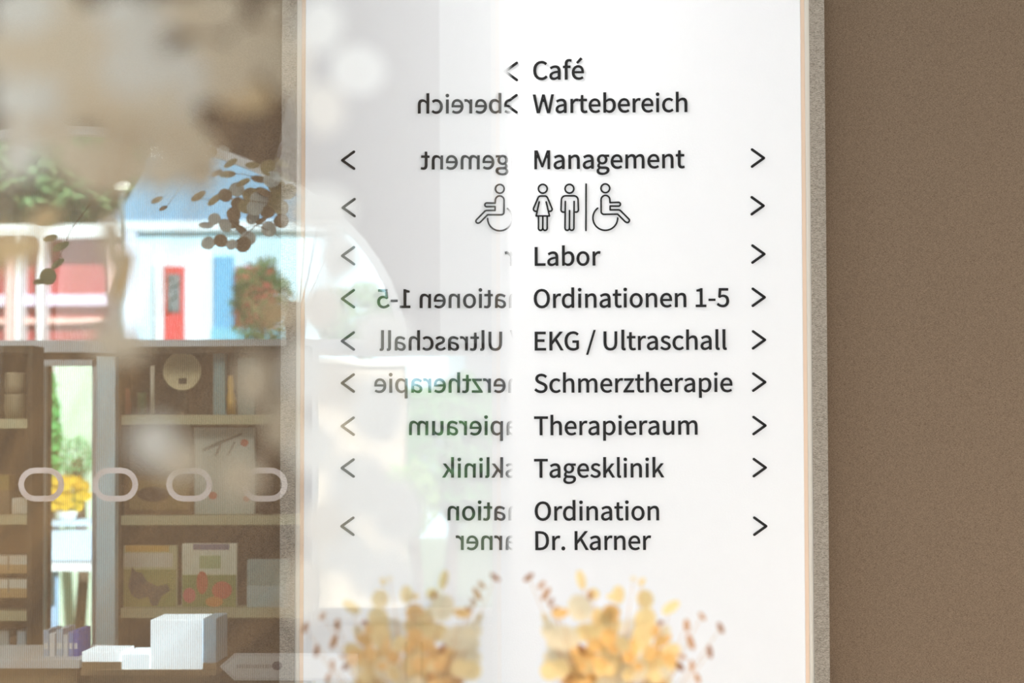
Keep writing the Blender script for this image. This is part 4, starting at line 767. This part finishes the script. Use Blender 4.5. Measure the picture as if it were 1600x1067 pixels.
def tree(label, px, py, rx, ry, Y, rgb, n=1500, group=None, name='tree', cat='tree'):
    c = at(px, py, Y); s = Y / FPX
    t = thing(name, (c.x, Y, -.05), label, cat, group)
    MB().tube([(c.x, Y, -.05), (c.x + .05, Y, c.z * .5), (c.x, Y, c.z)], .12 * ry * s / 2 + .03, .04, 8).build('trunk' if cat == 'tree' else 'stem', cm((96, 80, 64)), t)
    mb = MB(); L_ = .10 * max(rx, ry) * s
    for i in range(n):
        v = Vector((random.gauss(0, 1), random.gauss(0, 1), random.gauss(0, 1))).normalized() * random.uniform(.45, 1) ** .6
        p = Vector((c.x + v.x * rx * s, Y + v.y * rx * s, c.z + v.z * ry * s * (1 + .12 * math.sin(7 * v.x))))
        u = Vector((random.uniform(-1, 1), random.uniform(-1, 1), random.uniform(-1, 1))).normalized() * L_; q = u.orthogonal().normalized() * L_ * .5
        k0 = len(mb.v); mb.v += [tuple(p - u), tuple(p + q), tuple(p + u), tuple(p - q)]; mb.f.append((k0, k0 + 1, k0 + 2, k0 + 3))
    tag(mb.build('foliage', mat('foliage_%d' % px, rgb, var=.4, scale=3, trans=.35), t), kind='stuff')
tree('mid green tree behind the red house, left of the street lamp', 70, 272, 150, 92, 50, (122, 158, 108), n=2600)
tree('light green tree rising above the blue house, right of the lamp', 265, 250, 80, 60, 62, (130, 160, 124))
tree('blue-green tall tree at the far left window edge', -260, 250, 90, 110, 58, (96, 130, 90))
tree('dense green shrub before the right end of the blue house', 410, 480, 52, 80, 33, (92, 128, 76), n=500, name='shrub', cat='shrub')
tree('pale green tree over the right part of the blue roof', 450, 290, 80, 60, 72, (140, 166, 140))
tree('tall green hedge outside the small square window', 700, 700, 120, 110, 22, (110, 160, 100), n=2600, name='shrub', cat='shrub')
tree('yellow-green low bush in front of the tall hedge', 640, 780, 50, 60, 16, (160, 190, 120), n=700, name='shrub', cat='shrub')
tree('bright green bush behind the reflected lettering', 560, 500, 70, 60, 30, (110, 150, 90), name='shrub', cat='shrub')
tree('tall green hedge bush seen down the bright gap, left of the white board', 68, 690, 24, 130, 16.2, (110, 190, 110), n=900, name='shrub', cat='shrub')
tree('low green bush in front of the white board', 120, 716, 28, 36, 15.8, (150, 210, 150), n=500, name='shrub', cat='shrub')
wb = thing('white_board', (at(118, 700, 16.5).x, 16.5, 0), 'bright white outdoor board seen down the gap between the bookcases', 'board')
b = pbox(88, 565, 156, 1000, 16.5, .05); MB().box(b[0], b[1], b[2], b[3], -.03, b[5]).build('board_panel', cm((206, 228, 204)), wb)
MB().box(b[0] - .02, b[0], 16.49, 16.56, -.05, b[5] + .02).build('board_edge', m_frame, wb)
gw = thing('garden_wall', (at(540, 700, 20).x, 20, -.05), 'cream sunlit garden wall outside, behind the reflected left-pointing arrows', 'wall')
b = pbox(470, 572, 632, 1000, 20, .25); MB().box(b[0], b[1], b[2], b[3], -.05, b[5]).build('wall_body', cm((178, 160, 142)), gw)
MB().box(b[0] - .03, b[1] + .03, 19.96, 20.29, b[5], b[5] + .05).build('coping', cm((214, 206, 196)), gw)
sbx = pbox(484, 962, 812, 1400, 7.62, .36)
sb = thing('sideboard', ((sbx[0] + sbx[1]) / 2, 7.62, 0), 'low cream sideboard under the square window behind the reflected bouquet', 'cabinet')
MB().box(sbx[0], sbx[1], 7.62, 7.98, .06, sbx[5] - .02).build('body', cm((214, 204, 188)), sb)
MB().box(sbx[0] - .01, sbx[1] + .01, 7.60, 7.98, sbx[5] - .02, sbx[5]).build('top_board', cm((226, 218, 204)), sb)
MB().box(sbx[0] + .02, sbx[1] - .02, 7.66, 7.96, 0, .06).build('plinth', cm((120, 112, 100)), sb)
wd_ = (sbx[1] - sbx[0]) / 2
for i in range(2):
    dr = MB().box(sbx[0] + wd_ * i + .006, sbx[0] + wd_ * (i + 1) - .006, 7.602, 7.62, .08, sbx[5] - .03).build('door', cm((214, 204, 188)), sb)
    MB().box(sbx[0] + wd_ - .03 + i * .05, sbx[0] + wd_ - .02 + i * .05, 7.59, 7.602, sbx[5] - .2, sbx[5] - .08).build('handle', cm((150, 150, 148)), dr)
# garden table with yellow flowers
YT = 15
zt2 = at(105, 812, YT).z
gt = thing('garden_table', (at(100, 830, YT).x, YT, -.05), 'pale blue garden table outside the glazed door', 'table')
a = pbox(58, 812, 160, 826, YT - .25, .5); MB().box(a[0], a[1], a[2], a[3], zt2 - .03, zt2).build('tabletop', cm((200, 226, 250)), gt)
for xx in (a[0] + .01, a[1] - .04):
    for yy in (YT - .19, YT + .16): MB().box(xx, xx + .03, yy, yy + .03, -.05, zt2 - .03).build('leg', cm((150, 190, 230)), gt)
pb = Vector((at(105, 812, YT).x, YT, zt2))
fp = thing('flower_pot', pb, 'white pot of bright yellow flowers on the garden table', 'potted plant')
MB().lathe(pb.x, pb.y, [(0, zt2), (.05, zt2), (.07, zt2 + .055), (.06, zt2 + .055), (0, zt2 + .045)], 20).build('pot', m_frame, fp, smooth=True)
ym = disc_mesh('flower', cm((255, 214, 60), trans=.3), cup=.3, seg=8)
for i in range(70):
    px, py = random.uniform(64, 138), random.uniform(748, 796)
    p = place_disc(fp, ym, px, py, YT + random.uniform(-.08, .08), 8, 7, 0, random.uniform(-.5, .5), 'flower')
    MB().tube([p, (pb.x + (p.x - pb.x) * .3, pb.y + (p.y - pb.y) * .3, zt2 + .05)], .001, .002, 4).build('stem', cm((110, 150, 80)), fp)
YK = 14
ch = thing('garden_chair', (at(105, 900, YK).x, YK, -.05), 'white and blue garden chair in front of the garden table', 'chair')
a = pbox(64, 880, 150, 892, YK - .15, .3); MB().box(*a).build('seat', cm((240, 246, 252)), ch)
a2 = pbox(64, 828, 150, 876, YK - .14, .02); MB().box(*a2).build('backrest', cm((196, 216, 236)), ch)
for xx in (a[0], a[1] - .02):
    MB().box(xx, xx + .02, YK - .15, YK - .13, -.05, a2[5]).build('leg', cm((160, 190, 226)), ch)
    MB().box(xx, xx + .02, YK + .12, YK + .14, -.05, a[4]).build('leg', cm((160, 190, 226)), ch)
